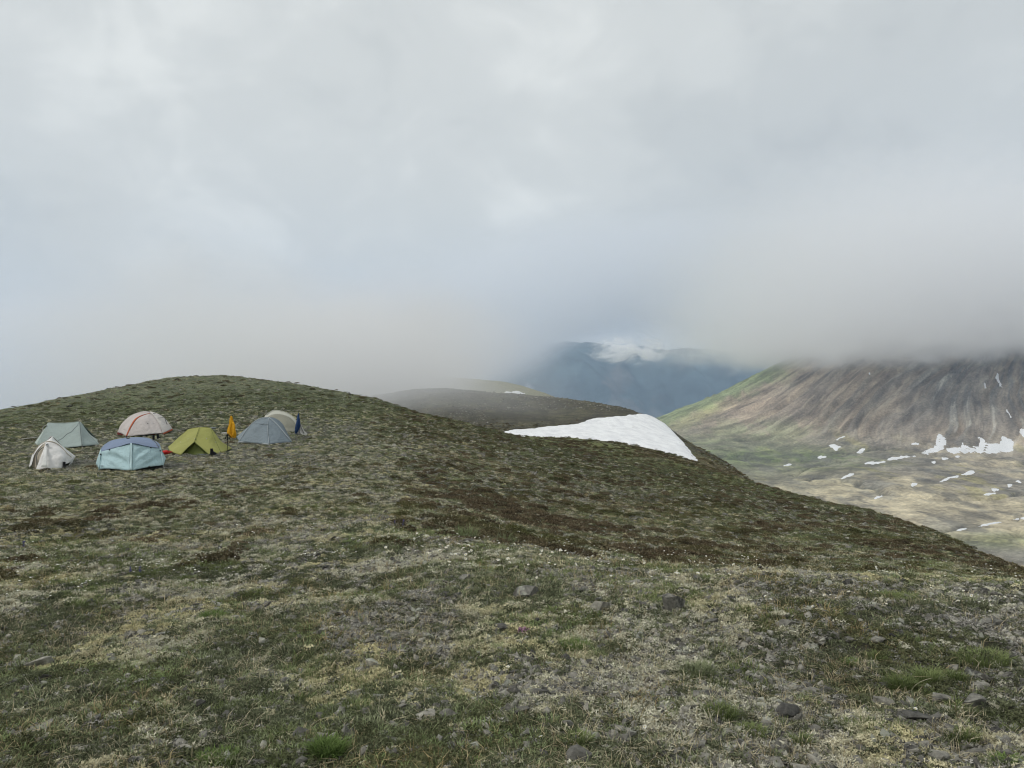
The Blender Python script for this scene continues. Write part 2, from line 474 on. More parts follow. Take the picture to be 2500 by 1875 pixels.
def far_tone(X, Y, Z):
    base, gul, fine, slope, dp = far_parts(X, Y)
    px, row = scr(X, Y, Z)
    c = np.empty((len(X), 3)); c[:] = (0.32, 0.28, 0.205)
    def lay(col, w):
        w = np.clip(w, 0, 1)[:, None]
        c[:] = c * (1 - w) + np.array(col) * w
    n1 = fbm(X * 0.006, Y * 0.003, 5, 90, 0.6); n2 = fbm(X * 0.02, Y * 0.008, 5, 95, 0.65); n3 = fbm(X * 0.06, Y * 0.03, 3, 97)
    # benches: pale tundra, grey stones, yellow green moss
    lay((0.165, 0.150, 0.130), sstep(0.45, 0.56, n1) * 0.85)
    lay((0.28, 0.25, 0.11), sstep(0.57, 0.66, n2) * sstep(0.42, 0.55, n1) * 0.55)
    lay((0.15, 0.145, 0.13), sstep(0.55, 0.68, 1 - n2) * 0.6)
    lay((0.175, 0.172, 0.100), sstep(-160, -185, Z + (n1 - .5) * 50) * sstep(2450, 1800, px + (row - 1100) * 2.0) * sstep(1290, 1130, row) * 0.6)
    lay((0.16, 0.18, 0.085), gauss(px, row, 2450, 1318, 150, 20) * 0.7)
    # flank: grey and rusty scree, dark rock above, green shrubs to the left
    lay((0.165, 0.135, 0.108), slope)
    lay((0.115, 0.106, 0.098), slope * sstep(0.45, 0.6, gul) * 0.55)
    lay((0.205, 0.182, 0.148), slope * sstep(0.55, 0.68, fine) * 0.4)
    lay((0.21, 0.165, 0.130), slope * gauss(px, row, 1830, 985, 120, 40) * sstep(0.4, 0.6, gul) * 0.8)
    lay((0.092, 0.089, 0.086), slope * sstep(2080, 2300, px) * sstep(1070, 960, row) * (0.35 + 0.6 * sstep(0.4, 0.6, fine)))
    lay((0.20, 0.19, 0.175), slope * sstep(0.64, 0.70, fine) * sstep(2150, 2250, px) * 0.7)
    sil = 1016 + (px - 1608) * (-0.425)                      # crest of the green spur
    d = row - sil
    wig = (n2 - 0.5) * 80
    lay((0.122, 0.140, 0.078), sstep(55, 15, d + wig) * sstep(2010, 1850, px))
    lay((0.235, 0.215, 0.115), gauss(d, px, 42, 1700, 12, 90) * 0.7)
    lay((0.130, 0.155, 0.080), sstep(1120, 1085, row + wig * .3) * 0 + gauss(px, row, 1760, 1100, 170, 45) * (0.4 + 0.6 * sstep(0.4, 0.6, gul)))
    lay((0.140, 0.145, 0.095), slope * sstep(0.48, 0.56, n2) * sstep(2100, 1900, px) * sstep(1000, 1060, row) * 0.8)
    lay((0.085, 0.115, 0.045), gauss(px, row, 1985, 1120, 190, 26) * (0.3 + 0.6 * sstep(0.42, 0.55, n2)))
    s1 = fbm(X * 0.0026 + 4, Y * 0.0052 + 1, 4, 81) - 0.5
    lay((0.085, 0.085, 0.072), (1 - slope) * np.exp(-(s1 / 0.012) ** 2) * 0.7)
    lay((0.095, 0.092, 0.085), (1 - slope) * sstep(0.55, 0.66, fbm(X * 0.03, Y * 0.011, 4, 99, 0.6)) * 0.6)
    c *= (1.15 + 0.45 * n3)[:, None] * (1 + 0.35 * slope)[:, None]
    return c

def far_material():
    m, nt, b = material('mountain_scree')
    pos = N(nt, 'ShaderNodeNewGeometry').outputs['Position']
    tone = N(nt, 'ShaderNodeAttribute', attribute_name='tone').outputs['Color']
    fan = N(nt, 'ShaderNodeAttribute', attribute_name='fan').outputs['Vector']
    msk = N(nt, 'ShaderNodeAttribute', attribute_name='flank').outputs['Fac']
    i_a = noise(nt, pos, 0.02, 9, 0.66); s_a = noise(nt, fan, 1.0, 8, 0.62, 0.3)
    n_a = math_(nt, 'ADD', math_(nt, 'MULTIPLY', i_a, math_(nt, 'SUBTRACT', 1.0, msk)), math_(nt, 'MULTIPLY', s_a, msk))
    n_b = math_(nt, 'ADD', math_(nt, 'MULTIPLY', noise(nt, pos, 0.16, 6, 0.7), 0.55), math_(nt, 'MULTIPLY', s_a, 0.45))
    f1 = ramp(nt, n_a, [(0.38, (0.66, 0.66, 0.66)), (0.60, (1.34, 1.34, 1.3))])
    f2 = ramp(nt, n_b, [(0.36, (0.62, 0.62, 0.62)), (0.64, (1.38, 1.38, 1.34))])
    c = mixc(nt, 1.0, mixc(nt, 1.0, tone, f1.outputs[0], 'MULTIPLY'), f2.outputs[0], 'MULTIPLY')
    nt.links.new(c, b.inputs['Base Color'])
    bump = N(nt, 'ShaderNodeBump', inp={'Strength': 0.8, 'Distance': 6.0})
    nt.links.new(math_(nt, 'ADD', n_a, math_(nt, 'MULTIPLY', n_b, 0.3)), bump.inputs['Height'])
    nt.links.new(bump.outputs[0], b.inputs['Normal'])
    return m

tf = np.concatenate([np.linspace(-0.8, 0.1, 60)[:-1], np.linspace(0.1, 0.68, 900), np.linspace(0.68, 0.95, 50)[1:]])
rf = np.exp(np.linspace(math.log(620), math.log(5200), 620))
fv, ff = ring_grid(tf, rf, HF)
_b, _g, _f, _s, _d = far_parts(fv[:, 0], fv[:, 1])
_a = np.arctan2(fv[:, 0] - PEAK[0], -(fv[:, 1] - PEAK[1]))
_fan = np.stack([_a * 30, _d * 0.0065, fv[:, 2] * 0], 1)
valley = link('mountain', mesh_from('mountain', fv, ff, far_material(), True, {'tone': far_tone(fv[:, 0], fv[:, 1], fv[:, 2]), 'fan': _fan, 'flank': _s * 0.85}))
prop(valley, kind='structure')

# ---------------------------------------------------------------- forested range across the valley, far away, its colour tinted with distance haze
def range_h(x, y, seed, y_c, ridge, width):
    """a long ridge along x at distance y_c with spurs running down towards the valley"""
    cr = ridge(x)
    u = (y - y_c) / width
    prof = np.exp(-np.abs(u) ** 1.35 * 1.6)
    sp = fbm(x / 1500.0 + y / 5200, y / 4000.0, 5, seed, 0.55)
    ridged = 1 - np.abs(sp * 2 - 1)
    return cr * prof + (ridged - 0.55) * 900 * np.clip(1 - u * u, 0, 1) * sstep(0, 0.35, np.abs(u)) - 1400

def range_mesh(name, seed, y_c, ridge, width, x0, x1, nx, ny):
    xs = np.linspace(x0, x1, nx); ys = np.linspace(y_c - width * 1.5, y_c + width * 1.1, ny)
    X, Y = np.meshgrid(xs, ys); X = X.ravel(); Y = Y.ravel()
    Z = range_h(X, Y, seed, y_c, ridge, width) + (fbm(X / 260, Y / 260, 4, seed + 9) - 0.5) * 120
    i = (np.arange(ny - 1)[:, None] * nx + np.arange(nx - 1)[None, :]).ravel()
    faces = np.stack([i, i + 1, i + nx + 1, i + nx], 1)
    n = fbm(X / 420, Y / 700, 5, seed + 3, 0.6)
    c = np.empty((len(X), 3)); c[:] = (0.075, 0.112, 0.122)  # forest colour with the blue of the distant air mixed in
    def lay(col, w):
        w = np.clip(w, 0, 1)[:, None]; c[:] = c * (1 - w) + np.array(col) * w
    lay((0.16, 0.15, 0.14), sstep(0.55, 0.65, n) * 0.7)
    lay((0.55, 0.56, 0.58), sstep(0.74, 0.78, fbm(X / 240 + Y / 900, Y / 1500, 4, seed + 5)) * 0.6)
    return link(name, mesh_from(name, np.stack([X, Y, Z], 1), faces, M_RANGE, True, {'tone': c}))

M_RANGE, nt, b = material('haze_blue_slopes')
pos = N(nt, 'ShaderNodeNewGeometry').outputs['Position']
tn = N(nt, 'ShaderNodeAttribute', attribute_name='tone').outputs['Color']
fr = ramp(nt, noise(nt, pos, 0.004, 8, 0.65), [(0.35, (0.6, 0.6, 0.6)), (0.65, (1.4, 1.4, 1.4))])
nt.links.new(mixc(nt, 1.0, tn, fr.outputs[0], 'MULTIPLY'), b.inputs['Base Color'])
ridge1 = lambda x: 1800 + 110 * np.sin(x / 1900.0 + 0.6) + (fbm(x / 900, x * 0, 4, 7) - 0.5) * 240
rng1 = range_mesh('far_mountain_range', 3, 10500, ridge1, 3000, -5500, 7500, 420, 260)
prop(rng1, kind='structure')
# ================================================================== air: haze and low cloud
def box(name, x0, x1, y0, y1, z0, z1, mat):
    v = [(x, y, z) for x in (x0, x1) for y in (y0, y1) for z in (z0, z1)]
    f = [(0, 1, 3, 2), (4, 6, 7, 5), (0, 4, 5, 1), (2, 3, 7, 6), (0, 2, 6, 4), (1, 5, 7, 3)]
    return link(name, mesh_from(name, v, f, mat, False))

def vol_material(name, density, color, aniso=0.0):
    m = bpy.data.materials.new(name); m.use_nodes = True
    nt = m.node_tree; nt.nodes.clear()
    out = N(nt, 'ShaderNodeOutputMaterial')
    pv = N(nt, 'ShaderNodeVolumePrincipled')
    pv.inputs['Color'].default_value = (*color, 1)
    pv.inputs['Anisotropy'].default_value = aniso
    nt.links.new(pv.outputs[0], out.inputs['Volume'])
    pv.inputs['Density'].default_value = density
    return m, nt, pv

m, nt, pv = vol_material('thin_haze', 6.5e-5, (0.58, 0.75, 1.0))
haze = box('haze', -9000, 9500, -300, 14500, -1700, 1400, m)
prop(haze, kind='stuff')

def cloud(name, label, lo, hi, fn, color=(0.990, 0.993, 1.0), aniso=0.2, step=1.0):
    m, nt, pv = vol_material(name + '_vapour', 0.0, color, aniso)
    pos = N(nt, 'ShaderNodeNewGeometry').outputs['Position']
    sep = N(nt, 'ShaderNodeSeparateXYZ'); nt.links.new(pos, sep.inputs[0])
    d = fn(nt, pos, sep.outputs)
    m.cycles.volume_step_rate = step
    nt.links.new(d, pv.inputs['Density'])
    o = box(name, lo[0], hi[0], lo[1], hi[1], lo[2], hi[2], m)
    prop(o, label=label, kind='stuff')
    return o

def mr(nt, v, a, b, c=0.0, d=1.0, smooth=True):
    n = N(nt, 'ShaderNodeMapRange')
    n.interpolation_type = 'SMOOTHSTEP' if smooth else 'LINEAR'
    nt.links.new(v, n.inputs[0])
    n.inputs[1].default_value = a; n.inputs[2].default_value = b
    n.inputs[3].default_value = c; n.inputs[4].default_value = d
    return n.outputs[0]

MUL = lambda nt, *a: math_(nt, 'MULTIPLY', a[0], a[1]) if len(a) == 2 else MUL(nt, math_(nt, 'MULTIPLY', a[0], a[1]), *a[2:])

# cloud bank that swallows the mountain top
def bank_fn(nt, pos, s):
    nb = noise(nt, vec_scale(nt, pos, (1, 1, 1.6)), 0.0020, 2, 0.5)
    nf = noise(nt, vec_scale(nt, pos, (1, 1, 1.4), (900, 0, 0)), 0.009, 5, 0.62)
    wob = math_(nt, 'ADD', math_(nt, 'MULTIPLY', math_(nt, 'SUBTRACT', nb, 0.5), 95.0), math_(nt, 'MULTIPLY', math_(nt, 'SUBTRACT', nf, 0.5), 150.0))
    zz = math_(nt, 'ADD', s[2], wob)
    # the base lifts a little to the left
    zz = math_(nt, 'SUBTRACT', zz, mr(nt, s[0], 1100.0, 500.0, 0.0, 18.0))
    base = mr(nt, zz, 28.0, 120.0)
    nw = noise(nt, vec_scale(nt, pos, (1, 1, 1.2), (0, 300, 0)), 0.022, 4, 0.6)
    body = MUL(nt, math_(nt, 'POWER', base, 1.3), mr(nt, nw, 0.30, 0.62, 0.25, 1.5))
    top = mr(nt, zz, 60.0, 760.0, 1.0, 0.0)
    left = math_(nt, 'POWER', mr(nt, math_(nt, 'ADD', s[0], math_(nt, 'MULTIPLY', wob, 3.2)), 330.0, 1250.0), 1.5)
    right = mr(nt, s[0], 3300.0, 3900.0, 1.0, 0.0)
    front = mr(nt, s[1], 1700.0, 2080.0)
    return MUL(nt, body, top, left, right, front, 0.0095)
cloud('low_cloud', 'grey cloud bank hiding the mountain top', (0, 1640, -75), (3900, 3300, 780), bank_fn, step=0.28)

# cloud in front of the far range
def gap_fn(nt, pos, s):
    nb = noise(nt, vec_scale(nt, pos, (1, 1, 1.5), (300, 40, 0)), 0.00045, 2, 0.5)
    nf = noise(nt, vec_scale(nt, pos, (1, 1, 1.5), (0, 900, 0)), 0.0016, 4, 0.6)
    wob = math_(nt, 'ADD', math_(nt, 'MULTIPLY', math_(nt, 'SUBTRACT', nb, 0.5), 420.0), math_(nt, 'MULTIPLY', math_(nt, 'SUBTRACT', nf, 0.5), 620.0))
    zz = math_(nt, 'ADD', s[2], wob)
    zz = math_(nt, 'ADD', zz, mr(nt, s[0], 1000.0, -1500.0, 0.0, 760.0))
    zz = math_(nt, 'SUBTRACT', zz, MUL(nt, mr(nt, s[0], 200.0, 1100.0), mr(nt, s[0], 3200.0, 1900.0), 170.0))
    base = math_(nt, 'POWER', mr(nt, zz, 230.0, 650.0), 1.5)
    top = mr(nt, zz, 1200.0, 1750.0, 1.0, 0.0)
    edge = MUL(nt, mr(nt, s[0], -6200.0, -5200.0), mr(nt, s[0], 5200.0, 4200.0), mr(nt, s[1], 5600.0, 6300.0))
    return MUL(nt, base, top, edge, 0.0014)
cloud('far_cloud', 'pale cloud over the distant blue range', (-6200, 5600, -700), (5200, 9000, 1390), gap_fn, step=0.4)

# mist drifting over the knoll
def mist_fn(nt, pos, s):
    nb = noise(nt, vec_scale(nt, pos, (1, 0.6, 1.6), (20, 5, 3)), 0.011, 2, 0.5)
    nf = noise(nt, vec_scale(nt, pos, (1, 0.8, 1.4), (70, 0, 0)), 0.035, 4, 0.6)
    w = math_(nt, 'ADD', math_(nt, 'MULTIPLY', math_(nt, 'SUBTRACT', nb, 0.5), 60.0), math_(nt, 'MULTIPLY', math_(nt, 'SUBTRACT', nf, 0.5), 45.0))
    # thick on the left, thinning towards the right along the sight lines over the knoll
    u = math_(nt, 'SUBTRACT', math_(nt, 'ADD', s[0], w), math_(nt, 'MULTIPLY', s[1], -0.13))
    a = mr(nt, u, 46.0, -24.0)
    fade = MUL(nt, mr(nt, s[1], 105.0, 150.0), mr(nt, s[1], 500.0, 400.0), mr(nt, s[0], -120.0, -60.0), mr(nt, math_(nt, 'ADD', s[2], w), 42.0, -4.0))
    return MUL(nt, math_(nt, 'POWER', a, 1.4), fade, 0.034)
cloud('mist', 'wisps of mist drifting over the stony knoll', (-120, 105, -60), (120, 500, 70), mist_fn, step=0.5)

# small bright puffs hanging in the gap
def puff_fn(nt, pos, s):
    nf = noise(nt, vec_scale(nt, pos, (0.8, 0.6, 1.5), (50, 10, 0)), 0.0085, 7, 0.68, 1.2)
    q = N(nt, 'ShaderNodeVectorMath', operation='LENGTH')
    mp = N(nt, 'ShaderNodeMapping'); mp.inputs['Location'].default_value = (-760 / 330, -5000 / 330, -230 / 120.0); mp.inputs['Scale'].default_value = (1 / 330, 1 / 330, 1 / 120.0)
    nt.links.new(pos, mp.inputs['Vector']); nt.links.new(mp.outputs[0], q.inputs[0])
    a = mr(nt, q.outputs['Value'], 1.0, 0.25)
    return MUL(nt, a, mr(nt, nf, 0.51, 0.66), 0.034)
cloud('cloud_puff', 'small bright white puffs of cloud in the blue gap', (430, 4670, 110), (1090, 5330, 350), puff_fn, aniso=0.0, step=0.25)
# ================================================================== tents
def catmull(pts, n):
    p = np.asarray(pts, float)
    if len(p) == 1:
        return np.repeat(p, n, 0)
    if len(p) == 2:
        t = np.linspace(0, 1, n)[:, None]
        return p[0] * (1 - t) + p[1] * t
    q = np.vstack([2 * p[0] - p[1], p, 2 * p[-1] - p[-2]])
    # chord length parameter
    seg = np.linalg.norm(np.diff(p, axis=0), axis=1) + 1e-6
    cum = np.concatenate([[0], np.cumsum(seg)]); cum /= cum[-1]
    out = []
    for t in np.linspace(0, 1, n):
        k = min(np.searchsorted(cum, t, 'right') - 1, len(p) - 2)
        u = (t - cum[k]) / (cum[k + 1] - cum[k])
        a, b, c, d = q[k], q[k + 1], q[k + 2], q[k + 3]
        out.append(0.5 * ((2 * b) + (-a + c) * u + (2 * a - 5 * b + 4 * c - d) * u * u + (-a + 3 * b - 3 * c + d) * u ** 3))
    return np.array(out)

def fabric(name, col, trans=0.3, rough=0.7, wr=0.5, wscale=7.0):
    m, nt, b = material(name)
    b.inputs['Roughness'].default_value = rough
    b.inputs['Specular IOR Level'].default_value = 0.3
    pos = N(nt, 'ShaderNodeTexCoord').outputs['Object']
    n1 = noise(nt, vec_scale(nt, pos, (1, 1, 0.55)), wscale, 4, 0.5, 0.6)
    n2 = noise(nt, pos, 1.6, 3, 0.5)
    r = ramp(nt, n2, [(0.3, (0.9, 0.9, 0.9)), (0.7, (1.06, 1.06, 1.06))])
    c = mixc(nt, 1.0, col, r.outputs[0], 'MULTIPLY')
    nt.links.new(c, b.inputs['Base Color'])
    bump = N(nt, 'ShaderNodeBump', inp={'Strength': wr, 'Distance': 0.085})
    nt.links.new(n1, bump.inputs['Height'])
    nt.links.new(bump.outputs[0], b.inputs['Normal'])
    if trans > 0:
        t = N(nt, 'ShaderNodeBsdfTranslucent')
        nt.links.new(c, t.inputs['Color'])
        nt.links.new(bump.outputs[0], t.inputs['Normal'])
        ms = N(nt, 'ShaderNodeMixShader', inp={0: trans})
        nt.links.new(b.outputs[0], ms.inputs[1]); nt.links.new(t.outputs[0], ms.inputs[2])
        nt.links.new(ms.outputs[0], nt.nodes['Material Output'].inputs['Surface'])
    return m

def plain(name, col, rough=0.6, metal=0.0):
    m, nt, b = material(name)
    b.inputs['Roughness'].default_value = rough
    b.inputs['Metallic'].default_value = metal
    n = noise(nt, N(nt, 'ShaderNodeTexCoord').outputs['Object'], 30.0, 3)
    r = ramp(nt, n, [(0.3, tuple(v * 0.82 for v in col)), (0.7, tuple(min(1, v * 1.12) for v in col))])
    nt.links.new(r.outputs[0], b.inputs['Base Color'])
    return m

def tube_mesh(name, pts, r, mat, sides=5):
    p = np.asarray(pts, float); n = len(p)
    rr = np.broadcast_to(np.asarray(r, float), (n,))
    vs_, fs = [], []
    for i in range(n):
        d = p[min(i + 1, n - 1)] - p[max(i - 1, 0)]
        d = d / (np.linalg.norm(d) + 1e-9)
        up = np.array([0, 0, 1.0]) if abs(d[2]) < 0.9 else np.array([1.0, 0, 0])
        a = np.cross(d, up); a /= np.linalg.norm(a); b = np.cross(d, a)
        for k in range(sides):
            t = 2 * math.pi * k / sides
            vs_.append(p[i] + rr[i] * (math.cos(t) * a + math.sin(t) * b))
    for i in range(n - 1):
        for k in range(sides):
            k2 = (k + 1) % sides
            fs.append((i * sides + k, i * sides + k2, (i + 1) * sides + k2, (i + 1) * sides + k))
    fs.append(tuple(range(sides))[::-1]); fs.append(tuple(range((n - 1) * sides, n * sides)))
    return mesh_from(name, vs_, fs, mat)

class Pitch:
    """a thing pitched on the tundra, drawn up from crop measurements: (x, y) in a crop with the given
    origin and scale are bearings and drops, dy is how many metres behind the reference distance"""
    def __init__(self, name, crop, Y0, label, cat, group=None, foot=None):
        self.ox, self.oy, self.s = crop
        self.Y0 = Y0
        px, row = foot
        x0 = (px - 1250) / F * Y0
        self.base = np.array([x0, Y0, hz(x0, Y0)])
        self.e = empty(name, tuple(self.base))
        prop(self.e, label, cat, group)
    def P(self, q):
        x, y, dy = q
        px = self.ox + x / self.s; row = self.oy + y / self.s
        Y = self.Y0 + dy
        return np.array([(px - 1250) / F * Y, Y, -(row - 937) / F * Y]) - self.base
    def surf(self, curves, n=22, m=12):
        cs = [catmull([self.P(q) for q in c], n) for c in curves]
        cols = [catmull([c[i] for c in cs], m) for i in range(n)]
        return np.array(cols).transpose(1, 0, 2)         # m x n x 3
    def panel(self, name, curves, mat, n=22, m=12, folds=None, parent=None, push=0.0, label=None, thick=0.006, origin=None):
        g = self.surf(curves, n, m)
        du = np.gradient(g, axis=1); dv = np.gradient(g, axis=0)
        nr = np.cross(du, dv); nr /= (np.linalg.norm(nr, axis=2, keepdims=True) + 1e-9)
        nr *= np.where(nr[..., 1:2] > 0, -1, 1)
        if folds:
            amp, k, ang, seed = folds
            u = np.linspace(0, 1, n)[None, :]; v = np.linspace(0, 1, m)[:, None]
            w = (fbm(u * k * math.cos(ang) + v * k * math.sin(ang) + seed, (v * math.cos(ang) - u * math.sin(ang)) * 1.3 + seed, 3, seed) - 0.5)
            w = w * np.clip(4 * v * (1 - v) + 0.25, 0, 1) * np.clip(5 * u * (1 - u) + 0.1, 0, 1)
            g = g + nr * (w * amp)[..., None]
        g = g + nr * push
        V = g.reshape(-1, 3)
        i = (np.arange(m - 1)[:, None] * n + np.arange(n - 1)[None, :]).ravel()
        fs = np.stack([i, i + 1, i + n + 1, i + n], 1)
        o = link(name, mesh_from(name, V, fs, mat), parent or self.e)
        if thick:
            md = o.modifiers.new('cloth', 'SOLIDIFY'); md.thickness = thick; md.offset = 0
        if label: o['label'] = label
        return o
    def tube(self, name, pts, r, mat, n=14, parent=None, label=None):
        o = link(name, tube_mesh(name, catmull([self.P(q) for q in pts], n), r, mat), parent or self.e)
        if label: o['label'] = label
        return o
    def ground_at(self, q, lift=0.0):
        p = self.P(q) + self.base
        return np.array([p[0], p[1], hz(p[0], p[1]) + lift]) - self.base
    def guy(self, top, foot, mat=None):
        a = self.P(top); b = self.ground_at(foot)
        t = np.linspace(0, 1, 6)[:, None]
        g = link('guy_line', tube_mesh('guy_line', a * (1 - t) + b * t, 0.004, mat or M_CORD, 4), self.e)
        s = link('stake', tube_mesh('stake', [b + np.array([0, 0, -0.03]), b + np.array([0.01, 0, 0.06])], 0.008, M_METAL, 5), self.e)
        return g
    def dot(self, name, q, r, mat, parent=None):
        c = self.P(q)
        o = link(name, blob_mesh(name, r, mat, 3), parent or self.e)
        o.location = tuple(c)
        return o

def blob_mesh(name, r, mat, seed=1, rough=0.2, sq=(1, 1, 1), res=(10, 6)):
    nu, nv = res
    V, Fc = [], []
    rg = np.random.default_rng(seed)
    for j in range(nv + 1):
        ph = math.pi * j / nv
        for i in range(nu):
            t = 2 * math.pi * i / nu
            d = np.array([math.sin(ph) * math.cos(t), math.sin(ph) * math.sin(t), math.cos(ph)])
            k = 1 + rough * (rg.random() - 0.5) if 0 < j < nv else 1
            V.append(d * k * r * np.array(sq))
    for j in range(nv):
        for i in range(nu):
            i2 = (i + 1) % nu
            Fc.append((j * nu + i, (j + 1) * nu + i, (j + 1) * nu + i2, j * nu + i2))
    return mesh_from(name, V, Fc, mat)

M_CORD = plain('pale_cord', (0.5, 0.5, 0.48))
M_METAL = plain('stake_metal', (0.35, 0.35, 0.36), 0.4, 0.6)
M_BLACK = plain('black_nylon', (0.012, 0.013, 0.016), 0.7)
M_WHITE_F = fabric('white_fly', (0.87, 0.855, 0.84), 0.22)
M_WHITE_B = fabric('white_fly_bright', (0.88, 0.88, 0.86), 0.25)
M_BEIGE = fabric('beige_inner', (0.72, 0.65, 0.54), 0.3)
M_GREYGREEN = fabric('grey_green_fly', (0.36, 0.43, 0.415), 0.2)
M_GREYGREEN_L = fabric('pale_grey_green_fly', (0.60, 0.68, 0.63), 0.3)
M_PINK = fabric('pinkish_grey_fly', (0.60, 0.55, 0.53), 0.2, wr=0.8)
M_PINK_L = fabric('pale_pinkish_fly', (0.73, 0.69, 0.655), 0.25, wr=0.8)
M_ORANGE = fabric('rust_orange', (0.52, 0.13, 0.055), 0.15)
M_REDFLOOR = fabric('dark_red_floor', (0.20, 0.03, 0.025), 0.05)
M_TEAL = fabric('ice_blue_fly', (0.52, 0.71, 0.75), 0.22, wr=0.7)
M_SLATE = fabric('slate_blue_roof', (0.215, 0.275, 0.40), 0.15)
M_TEAL_L = fabric('pale_ice_strip', (0.62, 0.80, 0.83), 0.25)
M_OLIVE = fabric('olive_green_fly', (0.40, 0.405, 0.125), 0.25)
M_OLIVE_D = fabric('dark_olive_inner', (0.15, 0.185, 0.045), 0.1)
M_GREY = fabric('blue_grey_fly', (0.235, 0.285, 0.32), 0.2, wr=0.8)
M_GREY_L = fabric('light_grey_band', (0.48, 0.52, 0.55), 0.1)
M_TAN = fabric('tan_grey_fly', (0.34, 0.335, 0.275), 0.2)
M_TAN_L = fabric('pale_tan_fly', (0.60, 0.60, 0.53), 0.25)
M_FLOOR = fabric('charcoal_floor_gap_shade', (0.035, 0.04, 0.045), 0.0)  # tent floor; also paints the shaded gaps under the hems
M_FLOOR_G = fabric('grey_floor', (0.16, 0.18, 0.19), 0.0)
M_YELLOW = fabric('yellow_jacket_cloth', (0.80, 0.42, 0.012), 0.25, wr=1.0, wscale=14)
M_NAVY = fabric('navy_jacket_cloth', (0.018, 0.055, 0.16), 0.05, wr=1.0, wscale=14)
M_OFFWHITE = fabric('off_white_cloth', (0.56, 0.55, 0.52), 0.2, wr=1.0, wscale=16)
M_RED = fabric('red_sack_cloth', (0.55, 0.02, 0.018), 0.1, wr=1.0, wscale=14)
M_SEAM = plain('dark_seam', (0.13, 0.15, 0.16))

GT = 'tents of the camp on the hillside'
cA = (230, 1040, 11.06); cB = (50, 1010, 11.06); cC = (490, 990, 7.9); cD = (280, 990, 14.75); c2 = (380, 970, 5.53)

# ---- white one-person tent, front left
Y = hit(110, 1146)[1]
T = Pitch('tent', cB, Y, 'small white one-person tent at the left front, its door half rolled open', 'tent', GT, (110, 1146))
T.panel('front_panel', [[(680, 790, .35), (780, 740, .45), (950, 780, .5), (1100, 900, .5), (1250, 1060, .55), (1400, 1180, .8)],
                        [(560, 1120, .0), (720, 1100, .05), (900, 1110, .12), (1100, 1150, .2), (1230, 1200, .35), (1390, 1245, .75)],
                        [(400, 1535, -.35), (700, 1512, -.25), (1080, 1478, .0), (1180, 1375, .25), (1270, 1340, .35), (1360, 1300, .7)]],
        M_WHITE_F, folds=(0.10, 7, 0.9, 4))
T.panel('door_flap', [[(683, 795, .33), (715, 800, .34)], [(625, 1150, -.1), (720, 1120, -.05)], [(560, 1445, -.32), (725, 1440, -.28)]], M_WHITE_B, 4, 10, push=0.03)
T.panel('fly', [[(860, 608, .9), (960, 740, 1.2), (1200, 930, 1.8), (1485, 1145, 2.4)],
                [(830, 660, .65), (960, 745, .8), (1220, 960, 1.1), (1430, 1210, 1.6)],
                [(790, 738, .46), (960, 785, .5), (1220, 1010, .55), (1362, 1300, .72)]], M_WHITE_B, folds=(0.05, 4, 0, 2))
T.panel('fly_hem', [[(1485, 1145, 2.4), (1400, 1240, 1.6), (1362, 1300, .8)], [(1440, 1230, 2.2), (1375, 1350, 1.4), (1270, 1430, .6)]], M_WHITE_B, 8, 4, folds=(0.05, 5, 0, 7))
T.panel('side_wall', [[(860, 608, .9), (740, 710, .9), (560, 810, .95), (335, 1080, 1.0), (232, 1425, .9)],
                      [(790, 738, .46), (690, 775, .42), (560, 865, .4), (385, 1085, .35), (290, 1400, .15)]], M_WHITE_F, folds=(0.05, 6, 0, 9))
T.panel('inner_tent', [[(560, 850, .42), (640, 800, .40), (720, 790, .42)], [(385, 1100, .40), (500, 1100, .34), (640, 1100, .26)], [(300, 1440, .28), (420, 1480, .18), (600, 1480, .08)]], M_BEIGE)
T.tube('door_zip', [(645, 885, .33), (560, 940, .33), (480, 1030, .31), (437, 1150, .28), (435, 1300, .22), (455, 1440, .14)], 0.012, M_SEAM)
T.tube('pole_sleeve', [(340, 1090, .33), (480, 880, .38), (640, 765, .4), (790, 738, .44), (960, 785, .48), (1120, 905, .5), (1250, 1060, .52), (1380, 1170, .7)], 0.013, M_BEIGE, 24)
T.panel('back_wall', [[(232, 1425, .9), (335, 1080, 1.0), (700, 735, .9), (860, 608, .9), (1200, 930, 1.8), (1485, 1145, 2.4)],
                      [(240, 1400, 1.4), (420, 1260, 2.3), (700, 1210, 2.7), (900, 1190, 2.8), (1200, 1170, 2.8), (1485, 1145, 2.4)]], M_WHITE_F)
T.panel('groundsheet_gap_shade', [[(300, 1465, .6), (620, 1500, .1), (1080, 1470, .15), (1300, 1400, .7)], [(300, 1490, .6), (620, 1535, .1), (1080, 1510, .15), (1300, 1430, .7)]], M_FLOOR, 10, 3)  # floor edge, dark so that it paints the shade under the hem
v = T.panel('vent', [[(700, 842, .28), (740, 818, .28), (778, 845, .3)], [(705, 866, .22), (745, 850, .2), (772, 868, .24)]], M_SEAM, 6, 3, push=0.03)
T.panel('side_flap', [[(350, 1090, .2), (335, 1250, .1), (290, 1400, 0)], [(320, 1100, .25), (270, 1280, .15), (228, 1440, .1)]], M_WHITE_B, 10, 4, folds=(0.05, 5, 0.4, 11))
T.guy((235, 1425, .1), (238, 1500, -.1)); T.guy((405, 1530, -.35), (380, 1560, -.5)); T.guy((1485, 1145, 2.4), (1530, 1140, 2.6)); T.guy((1362, 1370, .8), (1370, 1390, .8))

